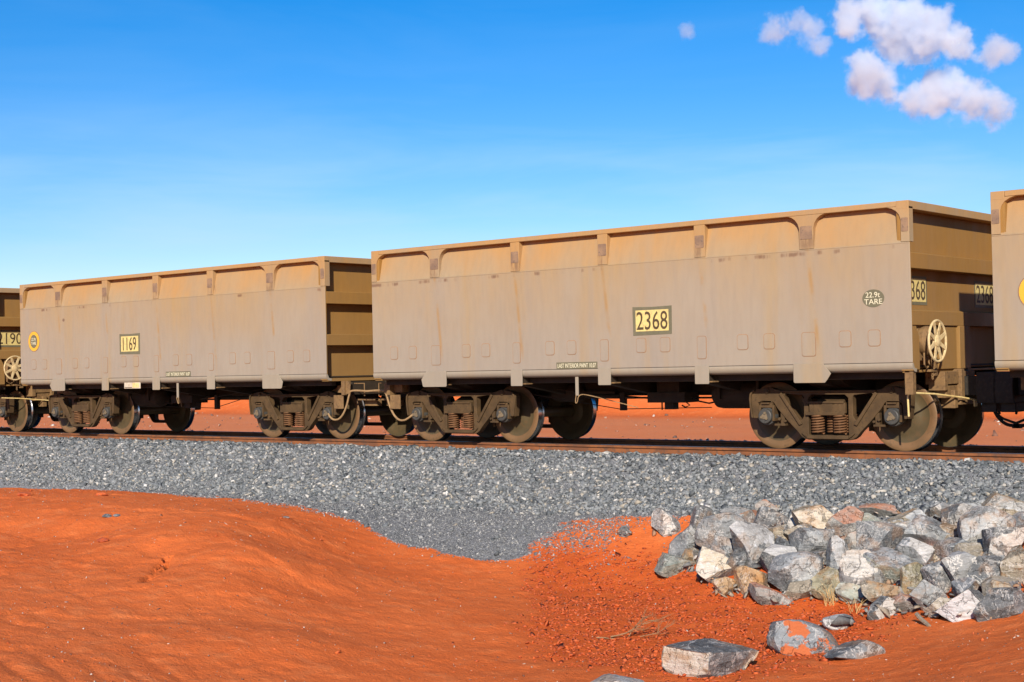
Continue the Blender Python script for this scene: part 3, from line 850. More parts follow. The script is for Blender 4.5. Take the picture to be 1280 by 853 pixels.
# ------------------------------------------------------------------ ore wagon
L, HW, H = 9.654, 1.6208, 3.238
STAKES = [1.45, 3.155, 4.84, 6.53, 8.20]
def make_wagon(x0, d, number, label, bogie_src=None):
    """d = +1: hand brake end at larger x; d = -1: mirrored"""
    root = empty('ore_wagon', (x0, 0, 0))
    tag(root, label, 'ore wagon', 'ore wagons of the train')
    FL = None if d > 0 else L
    X = (lambda x: x) if d > 0 else (lambda x: L-x)
    def B(mb, name, mats, bevel=0., parent=root): return mb.build(name, mats, parent, flip=FL, bevel=bevel)
    # sides
    B(MB().box(.0, L, -HW, -HW+.014, 1.182, 2.705), 'side_sheet', 'paint_side', .004)
    B(MB().box(.0, L, HW-.014, HW, 1.182, 3.16), 'side_sheet', 'paint_side', .004)
    lip = [(-1.62, 1.176), (-1.627, 1.155), (-1.622, 1.12), (-1.605, 1.09), (-1.575, 1.068), (-1.53, 1.06), (-1.50, 1.06), (-1.50, 1.10), (-1.56, 1.11), (-1.595, 1.176)]
    cuts = [0]; 
    B(MB().prism(lip, 0.0, L, 'x'), 'sill', 'paint_bracket')
    B(MB().prism([(-a, b) for a, b in lip], 0.0, L, 'x'), 'sill', 'paint_bracket')
    edges = [.115]
    for i, s in enumerate(STAKES):
        hw_ = .10 if i in (0, 4) else .085
        edges += [s-hw_+.01, s+hw_-.01]
    edges.append(L-.115)
    for k in range(0, 12, 2):
        B(MB().prism([(-1.613, 2.70), (-1.512, 3.17), (-1.498, 3.17), (-1.598, 2.70)], edges[k], edges[k+1], 'x'), 'upper_panel', 'paint_upper')
        # shallow weld strip along the foot of the panel
    B(MB().box(.003, L-.003, -HW-.0035, -HW+.004, 2.694, 2.710), 'seam', 'paint_side', .003)
    for i, s in enumerate([.0]+STAKES+[L]):
        if i in (0, 6):
            q = [(0, 2.714), (.115, 2.714), (.115, 3.0), (.135, 3.06), (.175, 3.11), (.235, 3.145), (.30, 3.165), (0, 3.165)]
            if i == 6: q = [(L-x, z) for x, z in q]
            wp = (.012, .105) if i == 0 else (L-.105, L-.012)
            if i == 0: pass
        elif i in (1, 5):
            h_ = [(.105, 2.714), (.105, 2.99), (.125, 3.055), (.165, 3.11), (.215, 3.145), (.27, 3.165)]
            q = [(s+x, z) for x, z in h_]+[(s-x, z) for x, z in reversed(h_)]; wp = (s-.088, s+.088)
        else:
            q = [(s-.088, 2.714), (s+.088, 2.714), (s+.088, 3.165), (s-.088, 3.165)]; wp = (s-.073, s+.073)
        st = B(MB().prism(q, -HW-.003, -1.50), 'stake', 'paint_upper', .004)
        B(MB().prism(rounded(wp[0], wp[1], 2.845, 3.02, .015), -HW-.008, -HW-.0035), 'wear_plate', 'wear_plate', 0, st)
    B(MB().box(0.173, L-.173, -HW-.003, -1.47, 3.166, 3.238), 'top_rail', 'paint_upper', .008)
    B(MB().box(0.173, L-.173, 1.50, HW, 3.166, 3.238), 'top_rail', 'paint_upper', .008)
    # cover plates over the frame pockets
    for k, s in enumerate([0]+STAKES):
        gap = (STAKES+[L])[k]-s
        if k in (0, 5): cs = [s+.50, s+.93] if k == 0 else [s+.53, s+.94]
        else: cs = [s+.66, s+1.075]
        for c in cs:
            o = B(MB().prism(rounded(c-.088, c+.088, 1.396, 1.612, .04), -HW-.0035, -HW+.004), 'cover_plate', 'weld_rust')
            B(MB().prism(rounded(c-.080, c+.080, 1.404, 1.604, .035), -HW-.007, -HW-.0025), 'cover_face', 'paint_side', 0, o)
    for i, s in enumerate(STAKES):
        w_ = .105 if i in (0, 4) else .078
        o = B(MB().prism(rounded(s-w_, s+w_, 1.285, 1.61, .035), -HW-.0035, -HW+.004), 'cover_plate', 'weld_rust')
        B(MB().prism(rounded(s-w_+.008, s+w_-.008, 1.293, 1.602, .03), -HW-.007, -HW-.0025), 'cover_face', 'paint_side', 0, o)
        if i == 0: q = [(s-.21, 1.19), (s-.32, 1.055), (s-.29, .945), (s-.265, .935), (s+.215, .935), (s+.23, .95), (s+.23, 1.19)]
        elif i == 4: q = [(s+.21, 1.19), (s+.32, 1.055), (s+.27, .98), (s+.23, .935), (s-.215, .935), (s-.23, .95), (s-.23, 1.19)]
        else: q = [(s-.115, 1.19), (s-.115, .945), (s-.105, .935), (s+.105, .935), (s+.115, .945), (s+.115, 1.19)]
        B(MB().prism(q, -1.642, -1.628), 'side_bracket', 'paint_bracket', .003)
        cb = [(-1.60, 1.06), (-1.60, .955), (-1.0, .86), (-.25, .74), (.25, .74), (1.0, .86), (1.6, .955), (1.6, 1.06)]
        B(MB().prism(cb, s-.07, s+.07, 'x').box(s-.13, s+.13, -1.58, -1.40, .955, .975, 1), 'cross_bearer', ['underframe', 'under_dust'], .004)
    # ends
    def end_parts(xe, sgn, plain):
        a = lambda t: xe-sgn*t               # distance in from the end face
        bx = lambda mb, t0, t1, y0, y1, z0, z1: mb.box(min(a(t0), a(t1)), max(a(t0), a(t1)), y0, y1, z0, z1)
        B(bx(MB(), .175, .16, -1.605, 1.605, 1.1, 3.14), 'end_sheet', 'paint_end')
        B(bx(MB(), 0, .172, -HW-.004, HW, 3.133, 3.239), 'end_top_rail', 'paint_upper', .006)
        zs = ((2.61, 2.575, 2.38), (1.87, 1.84, 1.655)) if not plain else ((2.63, 2.62, 2.41), (1.88, 1.87, 1.68))
        for zt, zf, zb in zs:
            B(MB().prism([(a(.159), zt), (a(.004), zf), (a(.004), zb), (a(.159), zb)], -1.588, 1.588), 'end_beam', 'paint_end', .005)
        for sy in (-1, 1):
            B(bx(MB(), .002, .159, min(sy*1.59, sy*1.606), max(sy*1.59, sy*1.606), 1.075, 3.132), 'corner_post', 'paint_end', .003)
        B(bx(MB(), .004, .159, -1.585, 1.585, 1.05, 1.10) if plain else bx(MB(), .06, .159, -1.585, 1.585, 1.05, 1.08), 'end_sill', 'paint_end', .004)
    end_parts(L, 1, d < 0)
    end_parts(0, -1, True)
    # hopper floor and frame
    B(MB().box(.14, L-.14, -1.60, 1.60, 1.115, 1.14), 'floor', 'underframe')
    B(MB().box(.05, L-.05, -.24, .24, .76, 1.112).box(.6, L-.6, -.36, .36, .745, .765), 'centre_sill', 'underframe', .01)
    B(MB().box(.1, L-.1, -1.42, -1.30, .97, 1.10).box(.1, L-.1, 1.30, 1.42, .97, 1.10), 'side_sill', 'underframe', .01)
    for c_ in (1.473, L-1.473):
        B(MB().prism([(-1.45, 1.06), (-1.0, .87), (-.5, .80), (.5, .80), (1.0, .87), (1.45, 1.06)], c_-.28, c_+.28, 'x'), 'body_bolster', 'underframe', .01)
    B(MB().box(.02, .24, -1.0, 1.0, .80, 1.04), 'headstock', 'underframe', .01)
    # brake gear under the floor
    t = MB().lathe([(0, -.55), (.12, -.53), (.19, -.47), (.205, -.38), (.205, .38), (.19, .47), (.12, .53), (0, .55)], 6.6, .76, 22, axis='x', cy=-.55)
    t.box(6.25, 6.29, -.8, -.3, .70, 1.0).box(6.9, 6.94, -.8, -.3, .70, 1.0)
    B(t, 'air_reservoir', 'underframe')
    t = MB().box(4.95, 5.62, -.70, -.30, .645, .80).box(5.1, 5.5, -.66, -.34, .80, 1.0).box(5.18, 5.34, -.58, -.44, .54, .65)
    t.tube([(5.5, -.5, .66), (5.58, -.5, .60), (5.50, -.5, .57), (5.44, -.5, .60)], .012, 6).tube([(5.08, -.5, .65), (5.08, -.5, .53)], .012, 6)
    B(t, 'brake_valve', 'underframe', .008)
    t = MB().lathe([(0, -.30), (.14, -.28), (.15, -.2), (.15, .22), (.06, .26), (.03, .30), (.03, .9), (0, .9)], 3.2, .80, 20, axis='x', cy=-.35)
    B(t, 'brake_cylinder', 'underframe')
    t = MB().tube([(1.0, -.45, .74), (4.4, -.45, .735), (4.9, -.45, .70)], .014, 6).tube([(1.0, -.3, .70), (3.0, -.32, .715), (8.6, -.3, .70)], .016, 6)
    t.tube([(5.6, -.5, .72), (5.75, -.5, .66), (5.92, -.5, .63), (6.08, -.5, .66), (6.2, -.5, .74)], .013, 6)
    t.tube([(2.4, -.6, .96), (4.3, -.9, .74), (4.42, -.9, .73)], .010, 6)
    B(t, 'brake_pipe', 'underframe')
    t = MB().box(4.33, 4.42, -.56, -.48, .52, .80).box(4.31, 4.6, -.55, -.49, .70, .735)
    t.tube([(2.9, -.9, .78), (4.36, -.6, .545), (6.0, -.55, .57)], .008, 5)
    B(t, 'brake_lever', 'underframe', .004)
    t = MB().box(4.24, 4.295, -1.565, -1.55, .78, 1.075)
    o = B(t, 'release_strap', 'paint_bracket', .002)
    B(MB().tube(smooth([(4.25, -1.56, .80), (4.235, -1.56, .70), (4.245, -1.56, .665), (4.27, -1.56, .69), (4.31, -1.55, .785), (4.42, -1.4, .77), (4.95, -.95, .58)], 4), .007, 5), 'release_rod', 'hose_dust', 0, o)
    # plain end: bracket, pipe and stay below the sill (near x = 0)
    t = MB().box(-.06, .02, -1.26, -1.10, .80, 1.05).prism([(-.16, .82), (-.05, .82), (-.05, 1.05), (-.09, 1.05), (-.16, .98)], -1.22, -1.205)
    t.box(.03, .22, -1.16, -1.0, .84, .97).box(.0, .24, -1.24, -1.22, .56, .80)
    B(t, 'pipe_bracket', 'under_dust', .004)
    t = MB().tube(smooth([(-.62, -1.2, .865), (-.20, -1.2, .875), (-.12, -1.2, .80), (-.05, -1.2, .62), (.05, -1.2, .46), (.17, -1.2, .375), (.30, -1.2, .37), (.42, -1.18, .43), (.50, -1.13, .50)]), .018, 8)
    B(t, 'brake_hose', 'hose_dust')
    t = MB().box(-.62, -.1, -.98, -.9, .70, .73).tube([(-.4, -1.1, .78), (-.4, -1.1, 1.0), (-.15, -1.1, 1.0)], .012, 6).tube([(-.55, -.9, .86), (-.1, -.9, .86)], .02, 6)
    t.box(-.46, -.16, -.86, -.74, .60, .70)
    B(t, 'step', 'under_dust', .003)
    # drawbar at the plain end
    B(MB().box(-.58, .3, -.11, .11, .80, .97).box(-.30, -.02, -.22, .22, .72, 1.06), 'drawbar', 'underframe', .012)
    if d > 0:
        # hand brake end details
        B(MB().box(L-.159, L+.012, -.16, .19, 1.082, 1.654), 'end_post', 'paint_end', .006)
        B(MB().box(L-.159, L-.03, -.72, -.17, 1.082, 1.654), 'brake_support', 'paint_end', .006)
        B(MB().prism([(-1.585, 1.085), (-1.36, 1.085), (-1.36, 1.5), (-1.45, 1.654), (-1.585, 1.654)], L-.157, L-.02, 'x'), 'corner_gusset', 'paint_end', .006)
        t = MB().lathe([(0, -.1), (.17, -.1), (.19, -.06), (.19, .02), (.15, .06), (.05, .075), (.045, .13), (0, .13)], L, 1.455, 24, axis='x', cy=-1.17)
        B(MB().box(L-.157, L-.05, -1.34, -1.02, 1.20, 1.66), 'gearbox_mount', 'under_dust', .006)
        hb = B(t, 'brake_gearbox', 'under_dust', .006)
        t = MB()
        t.tube([(L+.155, -1.21+.262*math.cos(2*math.pi*k/36), 1.447+.262*math.sin(2*math.pi*k/36)) for k in range(37)], .017, 8, caps=False)
        t.lathe([(0, -.02), (.075, -.02), (.085, 0), (.075, .03), (.03, .045), (0, .045)], L+.135, 1.447, 20, axis='x', cy=-1.21)
        for k in range(8):
            a_ = 2*math.pi*(k+.5)/8
            e = Vector((0, math.cos(a_), math.sin(a_)))
            n_ = Vector((0, -math.sin(a_), math.cos(a_)))
            c0, c1 = Vector((L+.145, -1.21, 1.447))+e*.07, Vector((L+.155, -1.21, 1.447))+e*.258
            t.add([c0+n_*.03, c0-n_*.03, c1-n_*.022, c1+n_*.022, c0+n_*.03+Vector((.012, 0, 0)), c0-n_*.03+Vector((.012, 0, 0)), c1-n_*.022+Vector((.012, 0, 0)), c1+n_*.022+Vector((.012, 0, 0))],
                  [(0, 1, 2, 3), (4, 7, 6, 5), (0, 4, 5, 1), (1, 5, 6, 2), (2, 6, 7, 3), (3, 7, 4, 0)])
        B(t, 'hand_wheel', 'wheel_cream', 0, hb)
        t = MB()
        for k in range(9):
            z_ = 1.23-.032*k
            t.tube([(L+.03+.012*math.cos(q_*.785)*(1 if k % 2 else .35), -1.10+.012*math.cos(q_*.785)*(.35 if k % 2 else 1), z_+.022*math.sin(q_*.785)) for q_ in range(9)], .005, 5, caps=False)
        t.tube([(L+.02, -1.32, 1.3), (L+.03, -1.34, 1.15), (L+.02, -1.25, 1.10), (L+.02, -1.17, 1.14), (L+.0, -1.16, 1.25)], .012, 6)
        t.box(L-.03, L+.05, -1.18, -1.0, 1.055, 1.085).box(L-.02, L+.03, -1.02, -.94, 1.0, 1.24)
        B(t, 'brake_chain', 'under_dust', 0, hb)
        t = MB().box(L-.13, L-.02, -1.585, -1.49, .77, 1.072)
        B(t, 'lever_hanger', 'under_dust', .004)
        t = MB().tube([(L-.14, -1.47, .49), (L-.145, -1.475, .76), (L-.125, -1.47, .785), (L-.08, -1.45, .79), (L-.0, -1.0, .765), (L+.10, -.35, .70), (L+.16, -.02, .655), (L+.19, .06, .67)], .0125, 8)
        t.add(*(lambda b: (b.v, b.f))(MB().prism([(-.10, .66), (.0, .665), (-.02, .57), (-.09, .57)], L+.15, L+.17, 'x')))
        B(t, 'uncoupling_lever', 'pole_yellow')
    # draft gear box and ladder of small brackets round it
    t = MB().box(L-.25, L+.02, -.70, .30, .88, 1.05).box(L-.2, L+.06, -.25, -.15, .62, 1.08).box(L-.1, L+.04, .05, .30, .74, .92)
    t.box(L-.25, L+.0, -.62, .0, .70, .86).box(L-.15, L+.05, -.46, -.36, .56, .80).box(L-.1, L+.06, -.30, .12, .60, .665)
    t.box(L-.2, L+.03, -.72, -.62, .80, .98)
    B(t, 'draft_gear', 'under_dust', .008)
    t = MB().box(L+.0, L+.35, -.14, .14, .72, .98).prism([(-.30, .62), (.30, .62), (.34, .80), (.30, 1.03), (-.30, 1.03), (-.34, .80)], L+.28, L+.55, 'x')
    t.box(L+.30, L+.50, -.2, .2, .5, .64).tube([(L+.4, .12, .55), (L+.42, .12, .46)], .02, 6)
    B(t, 'coupler', 'hose_rubber', .02)
    t = MB()
    hs = [(L+.10, .42, .80), (L+.18, .44, .60), (L+.26, .44, .42), (L+.38, .44, .315), (L+.53, .44, .29)]
    t.tube(smooth(hs), .024, 8); t.box(L+.47, L+.57, .41, .47, .26, .32)
    t.tube(smooth([(L+.08, .36, .8), (L+.20, .36, .58), (L+.33, .36, .42), (L+.45, .38, .36), (L+.53, .40, .33)]), .018, 8)
    B(t, 'air_hose', 'hose_rubber')
    # markings
    nx_ = X(5.70)
    o = B(MB().prism([(5.365, 1.645), (6.035, 1.655), (6.04, 2.06), (5.70, 2.052), (5.36, 2.062)], -HW-.0035, -HW+.004).box(5.415, 5.985, -HW-.0065, -HW-.003, 1.705, 2.01, 1), 'number_panel', ['plate_surround', 'plate_yellow'])
    if number: lettering('digits', number, 'digit_dark', o, (nx_, -HW-.0095, 1.858), .44 if number.startswith('11') else .535, .262, spacing=1.0)
    tx = X(9.14)
    if d > 0:
        o = B(MB().prism(ellipse(9.14, 2.015, .152, .115), -HW-.0035, -HW+.004), 'tare_panel', 'plate_surround')
        lettering('letters', '22.9t', 'letter_cream', o, (tx-.005, -HW-.005, 2.06), .20, .07, bold=.004)
        lettering('letters', 'TARE', 'letter_cream', o, (tx, -HW-.005, 1.972), .25, .068, bold=.004)
    else:
        o = B(MB().prism(ellipse(9.125, 2.0, .222, .222), -HW-.003, -HW+.004), 'tare_emblem', 'wear_plate')
        B(MB().prism(ellipse(9.125, 2.0, .208, .208), -HW-.006, -HW-.0025), 'ring', 'emblem_orange', 0, o)
        B(MB().prism(ellipse(9.125, 2.0, .135, .142), -HW-.009, -HW-.0055), 'disc', 'plate_surround', 0, o)
        lettering('letters', '22.9t', 'letter_cream', o, (X(9.125), -HW-.0105, 2.045), .17, .062, bold=.004)
        lettering('letters', 'TARE', 'letter_cream', o, (X(9.125), -HW-.0105, 1.958), .19, .062, bold=.004)
    lc = 4.32 if d > 0 else 4.16+0.0
    o = B(MB().box(lc-.385, lc+.385, -HW-.0035, -HW+.004, 1.184, 1.285), 'paint_notice', 'plate_surround')
    lettering('letters', 'LAST INTERIOR PAINT 10.07', 'letter_cream', o, (X(lc), -HW-.005, 1.232), .72, .066, bold=.004)
    if d < 0:
        o = B(MB().box(5.41, 5.94, -1.60, -1.585, .965, 1.095), 'data_plate', 'tag_pale', .004)
        B(MB().box(5.68, 5.92, -1.604, -1.599, .978, .992).box(5.45, 5.66, -1.604, -1.599, .985, 1.075, 1), 'data_strip', ['digit_dark', 'pole_yellow'], 0, o)
    for yc in ((-1.15, 1.15) if d > 0 else ()):
        o = B(MB().box(L-.1605, L-.156, yc-.36, yc+.36, 1.925, 2.30).box(L-.1565, L-.153, yc-.325, yc+.325, 1.965, 2.265, 1), 'end_number_panel', ['plate_surround', 'plate_yellow'])
        if d > 0: lettering('digits', number, 'digit_dark', o, (L-.152, yc, 2.115), .60, .25, face='+x')
    # bogies
    for c in (1.473, L-1.473):
        if bogie_src is None:
            bogie_src = make_bogie(root, c)
        else:
            copy_tree(bogie_src, root, (c, 0, 0))
    return root, bogie_src

GBA, GAC = 1.1572, 1.0592
wA, bsrc = make_wagon(0, 1, '2368', 'dusty grey ore wagon numbered 2368 with a cream hand wheel on its end')
wB, _ = make_wagon(-GBA-L, -1, '1169', 'dusty grey ore wagon numbered 1169 with an orange ringed tare emblem', bsrc)
wC, _ = make_wagon(L+GAC, -1, '', 'ore wagon showing only a strip of grey side beside the coupler of wagon 2368', bsrc)
wD, _ = make_wagon(-GBA-L-GAC-L, 1, '2190', 'ore wagon of which only the end with number plate 2190 and hand wheel shows', bsrc)

# ------------------------------------------------------------------ boulders
ROCKS = [
 (7.081, -3.424, -0.818, 0.328, 0.328, 'pale', 'pale blocky stone half sunk in the bare red bank beside the rock pile'),
 (7.657, -3.904, -0.987, 0.373, 0.413, 'slate_w', 'grey boulder with one white triangular facet, at the gravel end of the pile'),
 (7.692, -3.552, -0.823, 0.339, 0.478, 'dark', 'dark grey upright boulder with thin white veins behind the biggest veined one'),
 (8.22, -3.904, -0.875, 0.616, 0.52, 'vein', 'biggest slate grey boulder, crossed by rounded white veins'),
 (8.916, -4.377, -0.924, 0.478, 0.551, 'white_top', 'pale grey boulder with a white upper face beside the big veined boulder'),
 (8.578, -4.617, -1.121, 0.497, 0.423, 'cream', 'boulder with a white face stained orange at its foot'),
 (7.838, -4.347, -1.187, 0.479, 0.23, 'green', 'flat grey green slab lying out on the red earth below the pile'),
 (8.915, -4.983, -1.285, 0.268, 0.214, 'orange', 'small orange brown stone at the foot of the pile under the stained boulder'),
 (9.212, -4.893, -1.211, 0.372, 0.319, 'orange', 'orange and grey stone beside the small orange brown one'),
 (9.521, -5.05, -1.297, 0.417, 0.208, 'dusty', 'low stone buried under red dust at the front foot of the pile'),
 (9.651, -4.711, -1.112, 0.597, 0.439, 'slate_w', 'large grey pyramid shaped boulder with a bright middle face'),
 (9.311, -4.475, -1.023, 0.432, 0.324, 'white_top', 'white topped boulder leaning behind the grey pyramid boulder'),
 (8.57, -3.342, -0.699, 0.409, 0.292, 'slate', 'tilted grey slab with its lower edge overhanging near the gravel'),
 (9.002, -3.917, -0.819, 0.281, 0.243, 'tan', 'small tan stone under the tilted grey slab'),
 (9.19, -4.162, -0.911, 0.239, 0.239, 'dark', 'small dark grey stone above the white topped leaning boulder'),
 (9.338, -3.626, -0.68, 0.524, 0.374, 'cream_big', 'broad stone with a flat cream coloured face near the top of the pile'),
 (9.006, -3.5, -0.71, 0.267, 0.248, 'pale', 'small mottled pale stone touching the cream faced stone'),
 (9.546, -4.139, -0.873, 0.453, 0.381, 'slate_w', 'grey stone with a white wedge and a dark nose in mid pile'),
 (9.699, -4.321, -1.014, 0.232, 0.197, 'dark', 'small round dark stone under the white wedge stone'),
 (9.986, -4.343, -0.974, 0.282, 0.441, 'white_top', 'white capped narrow grey stone standing in mid pile'),
 (10.042, -4.759, -1.197, 0.397, 0.311, 'olive', 'olive yellow stone at the foot of the pile behind the dry grass'),
 (8.172, -2.804, -0.628, 0.303, 0.202, 'dusty', 'flat dusty grey stone on the top edge of the pile against the ballast'),
 (8.184, -3.221, -0.73, 0.298, 0.219, 'dusty', 'small dust covered stone behind the white faced leaning boulders'),
 (9.69, -3.633, -0.68, 0.425, 0.388, 'dusty', 'grey boulder powdered with red dust to the side of the cream face'),
 (9.842, -3.414, -0.674, 0.371, 0.222, 'green', 'grey green stone with a black hollow beneath it'),
 (10.294, -3.907, -0.807, 0.641, 0.409, 'streak', 'long boulder streaked with white, red earth lying on its back'),
 (10.323, -3.26, -0.636, 0.458, 0.257, 'tan_streak', 'tan stone with parallel streaks near the top of the pile'),
 (10.69, -3.591, -0.719, 0.569, 0.356, 'slate', 'grey diamond shaped slab with a brown lower edge'),
 (10.572, -2.989, -0.557, 0.294, 0.221, 'dark', 'dark stone wedged behind the square dark block at the ballast edge'),
 (10.906, -3.308, -0.611, 0.358, 0.375, 'dark_w', 'square dark block with one white facet'),
 (11.423, -3.735, -0.663, 0.566, 0.515, 'spot', 'large pale grey boulder with a dark round spot'),
 (11.299, -2.931, -0.483, 0.717, 0.305, 'tan_streak', 'long flat tan slab, uppermost of the pile'),
 (11.607, -3.323, -0.599, 0.295, 0.243, 'slate', 'grey stone under the long flat tan slab'),
 (10.775, -4.062, -0.909, 0.468, 0.347, 'white_top', 'angular stone with a broken white facet in mid pile'),
 (10.949, -3.982, -0.915, 0.225, 0.19, 'brown', 'small dark brown stone wedged beside the broken white facet'),
 (11.197, -3.972, -0.857, 0.445, 0.274, 'slate', 'low slate grey stone below the spotted boulder'),
 (11.802, -4.16, -0.755, 0.446, 0.397, 'dark_w', 'grey white stone with a black side below the grey corner stone'),
 (12.141, -4.799, -0.869, 0.315, 0.409, 'brown', 'tan brown stone under the stone with the black side'),
 (10.387, -4.617, -1.086, 0.445, 0.462, 'mottle', 'rounded boulder mottled white and grey like lichen'),
 (10.603, -4.412, -1.026, 0.566, 0.377, 'slab', 'long grey slab sloping down beside the mottled boulder'),
 (11.05, -4.741, -1.087, 0.298, 0.364, 'olive', 'upright tan and olive stone in the lower part of the pile'),
 (11.335, -4.777, -1.052, 0.343, 0.343, 'dark', 'dark grey angular stone with pale edges beside the upright tan stone'),
 (11.502, -4.705, -0.975, 0.374, 0.407, 'mottle2', 'grey stone freckled with white and rust above the big white faced boulder'),
 (11.806, -4.816, -0.954, 0.463, 0.367, 'dark', 'dark slate boulder tilted to one side above the big white faced boulder'),
 (12.135, -5.126, -1.023, 0.387, 0.201, 'tan', 'flat tan stone between two dark slates low in the pile'),
 (10.781, -4.872, -1.207, 0.499, 0.233, 'tan', 'flat tan and white stone at the foot of the long sloping slab'),
 (10.364, -4.841, -1.254, 0.305, 0.203, 'green', 'greenish grey stone at the foot of the mottled boulder'),
 (10.952, -5.327, -1.286, 0.306, 0.226, 'dark_w', 'small black and white stone at the sandy foot of the pile'),
 (11.163, -5.242, -1.247, 0.289, 0.209, 'dusty', 'grey stone with a red earth cap beside the small black and white one'),
 (11.383, -5.256, -1.154, 0.35, 0.334, 'slate', 'grey tan boulder leaning on the pale yellow one'),
 (11.663, -5.503, -1.197, 0.31, 0.217, 'cream', 'pale yellow white stone half covered by sand'),
 (11.908, -5.587, -1.141, 0.472, 0.32, 'white_big', 'big boulder with a white face and a dark slate shoulder at the sandy foot'),
 (12.282, -5.627, -1.094, 0.463, 0.284, 'dark', 'dark slate boulder half buried in sand next to the big white faced boulder'),
 (10.643, -5.712, -1.411, 0.272, 0.144, 'pale', 'low pale stone behind the red pocketed boulder'),
 (10.742, -8.199, -1.336, 0.873, 0.416, 'fore_white', 'large wedge shaped boulder with a cream face, alone on the red earth'),
 (10.943, -6.949, -1.331, 0.65, 0.413, 'fore_vein', 'grey boulder holding a pocket of red earth, out in front of the pile'),
 (11.624, -7.28, -1.321, 0.546, 0.182, 'fore_slab', 'low pointed dark slab nearly buried in red sand'),
 (10.434, -9.237, -1.408, 0.462, 0.132, 'pale', 'grey white stone top showing above the nearest sand'),
 (6.587, -3.651, -0.935, 0.144, 0.155, 'slate', 'single small grey stone lying on the bare red bank'),
 (8.483, -4.32, -1.023, 0.374, 0.374, 'slate', 'grey stone filling the gap under the biggest veined boulder'),
 (8.829, -4.538, -1.076, 0.329, 0.311, 'dark', 'dark stone behind the stained boulder'),
 (9.796, -4.859, -1.256, 0.381, 0.225, 'tan', 'tan stone poking out under the grey pyramid boulder'),
 (9.995, -4.05, -0.873, 0.394, 0.358, 'dusty', 'red dusted stone behind the mottled boulder'),
 (10.362, -4.236, -0.978, 0.349, 0.314, 'tan', 'tan stone in the shade of the long streaked boulder'),
 (10.446, -3.702, -0.766, 0.393, 0.322, 'slate', 'grey stone behind the diamond shaped slab'),
 (11.484, -4.266, -0.88, 0.333, 0.283, 'tan', 'tan stone under the spotted boulder'),
 (11.721, -4.393, -0.89, 0.295, 0.246, 'slate', 'grey stone supporting the tilted slate boulder'),
 (11.79, -5.087, -1.079, 0.315, 0.236, 'dark', 'dark stone behind the big white faced boulder'),
 (9.275, -3.937, -0.811, 0.333, 0.296, 'tan', 'tan stone behind the white wedge stone'),
 (10.868, -3.597, -0.752, 0.353, 0.265, 'brown', 'brown stone under the diamond shaped slab'),
 (10.912, -2.914, -0.53, 0.364, 0.2, 'slate', 'flat grey stone between the square dark block and the long tan slab'),
 (9.766, -2.984, -0.577, 0.379, 0.171, 'dusty', 'low dusty stone in the red earth along the ballast edge'),
 (7.997, -3.234, -0.738, 0.34, 0.26, 'slate', 'grey stone behind the biggest veined boulder'),
 (7.933, -4.139, -1.108, 0.25, 0.193, 'tan', 'tan stone tucked under the boulder with the white triangular facet'),
]

CAM_R = np.array(_r2); CAM_U = np.array((0., 0., 1.)); CAM_B = -np.array((_f.x, _f.y, 0.)); CAM_B = CAM_B/np.linalg.norm(CAM_B)
bm = bmesh.new(); bmesh.ops.create_icosphere(bm, subdivisions=4, radius=1.0)
bm.verts.index_update()
ICO_V = np.array([v.co[:] for v in bm.verts]); ICO_F = [[v.index for v in f.verts] for f in bm.faces]
bm.free()
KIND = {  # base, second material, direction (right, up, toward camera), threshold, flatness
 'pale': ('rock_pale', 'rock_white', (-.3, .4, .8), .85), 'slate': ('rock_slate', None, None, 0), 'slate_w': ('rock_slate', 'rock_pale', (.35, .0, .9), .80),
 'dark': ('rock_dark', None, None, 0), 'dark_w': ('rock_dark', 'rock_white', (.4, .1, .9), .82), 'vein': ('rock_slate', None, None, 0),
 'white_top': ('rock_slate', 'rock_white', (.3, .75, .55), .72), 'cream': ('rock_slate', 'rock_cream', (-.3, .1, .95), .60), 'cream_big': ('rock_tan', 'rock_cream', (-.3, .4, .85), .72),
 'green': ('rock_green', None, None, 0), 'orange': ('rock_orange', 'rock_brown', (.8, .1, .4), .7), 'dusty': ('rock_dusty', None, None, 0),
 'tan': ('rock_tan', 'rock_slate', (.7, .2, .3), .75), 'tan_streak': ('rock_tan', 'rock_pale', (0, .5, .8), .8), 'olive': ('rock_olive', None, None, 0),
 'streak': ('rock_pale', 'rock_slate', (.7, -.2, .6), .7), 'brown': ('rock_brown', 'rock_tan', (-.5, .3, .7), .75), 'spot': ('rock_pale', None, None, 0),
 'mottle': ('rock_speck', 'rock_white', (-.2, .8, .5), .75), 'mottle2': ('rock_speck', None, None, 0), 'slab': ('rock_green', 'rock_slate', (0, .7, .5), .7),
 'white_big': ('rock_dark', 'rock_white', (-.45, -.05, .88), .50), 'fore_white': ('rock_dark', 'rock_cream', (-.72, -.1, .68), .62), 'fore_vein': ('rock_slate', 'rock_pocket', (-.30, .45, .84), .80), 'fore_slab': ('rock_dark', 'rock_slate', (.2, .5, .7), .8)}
SOFT = {'mottle': .8, 'spot': .7, 'vein': .78}
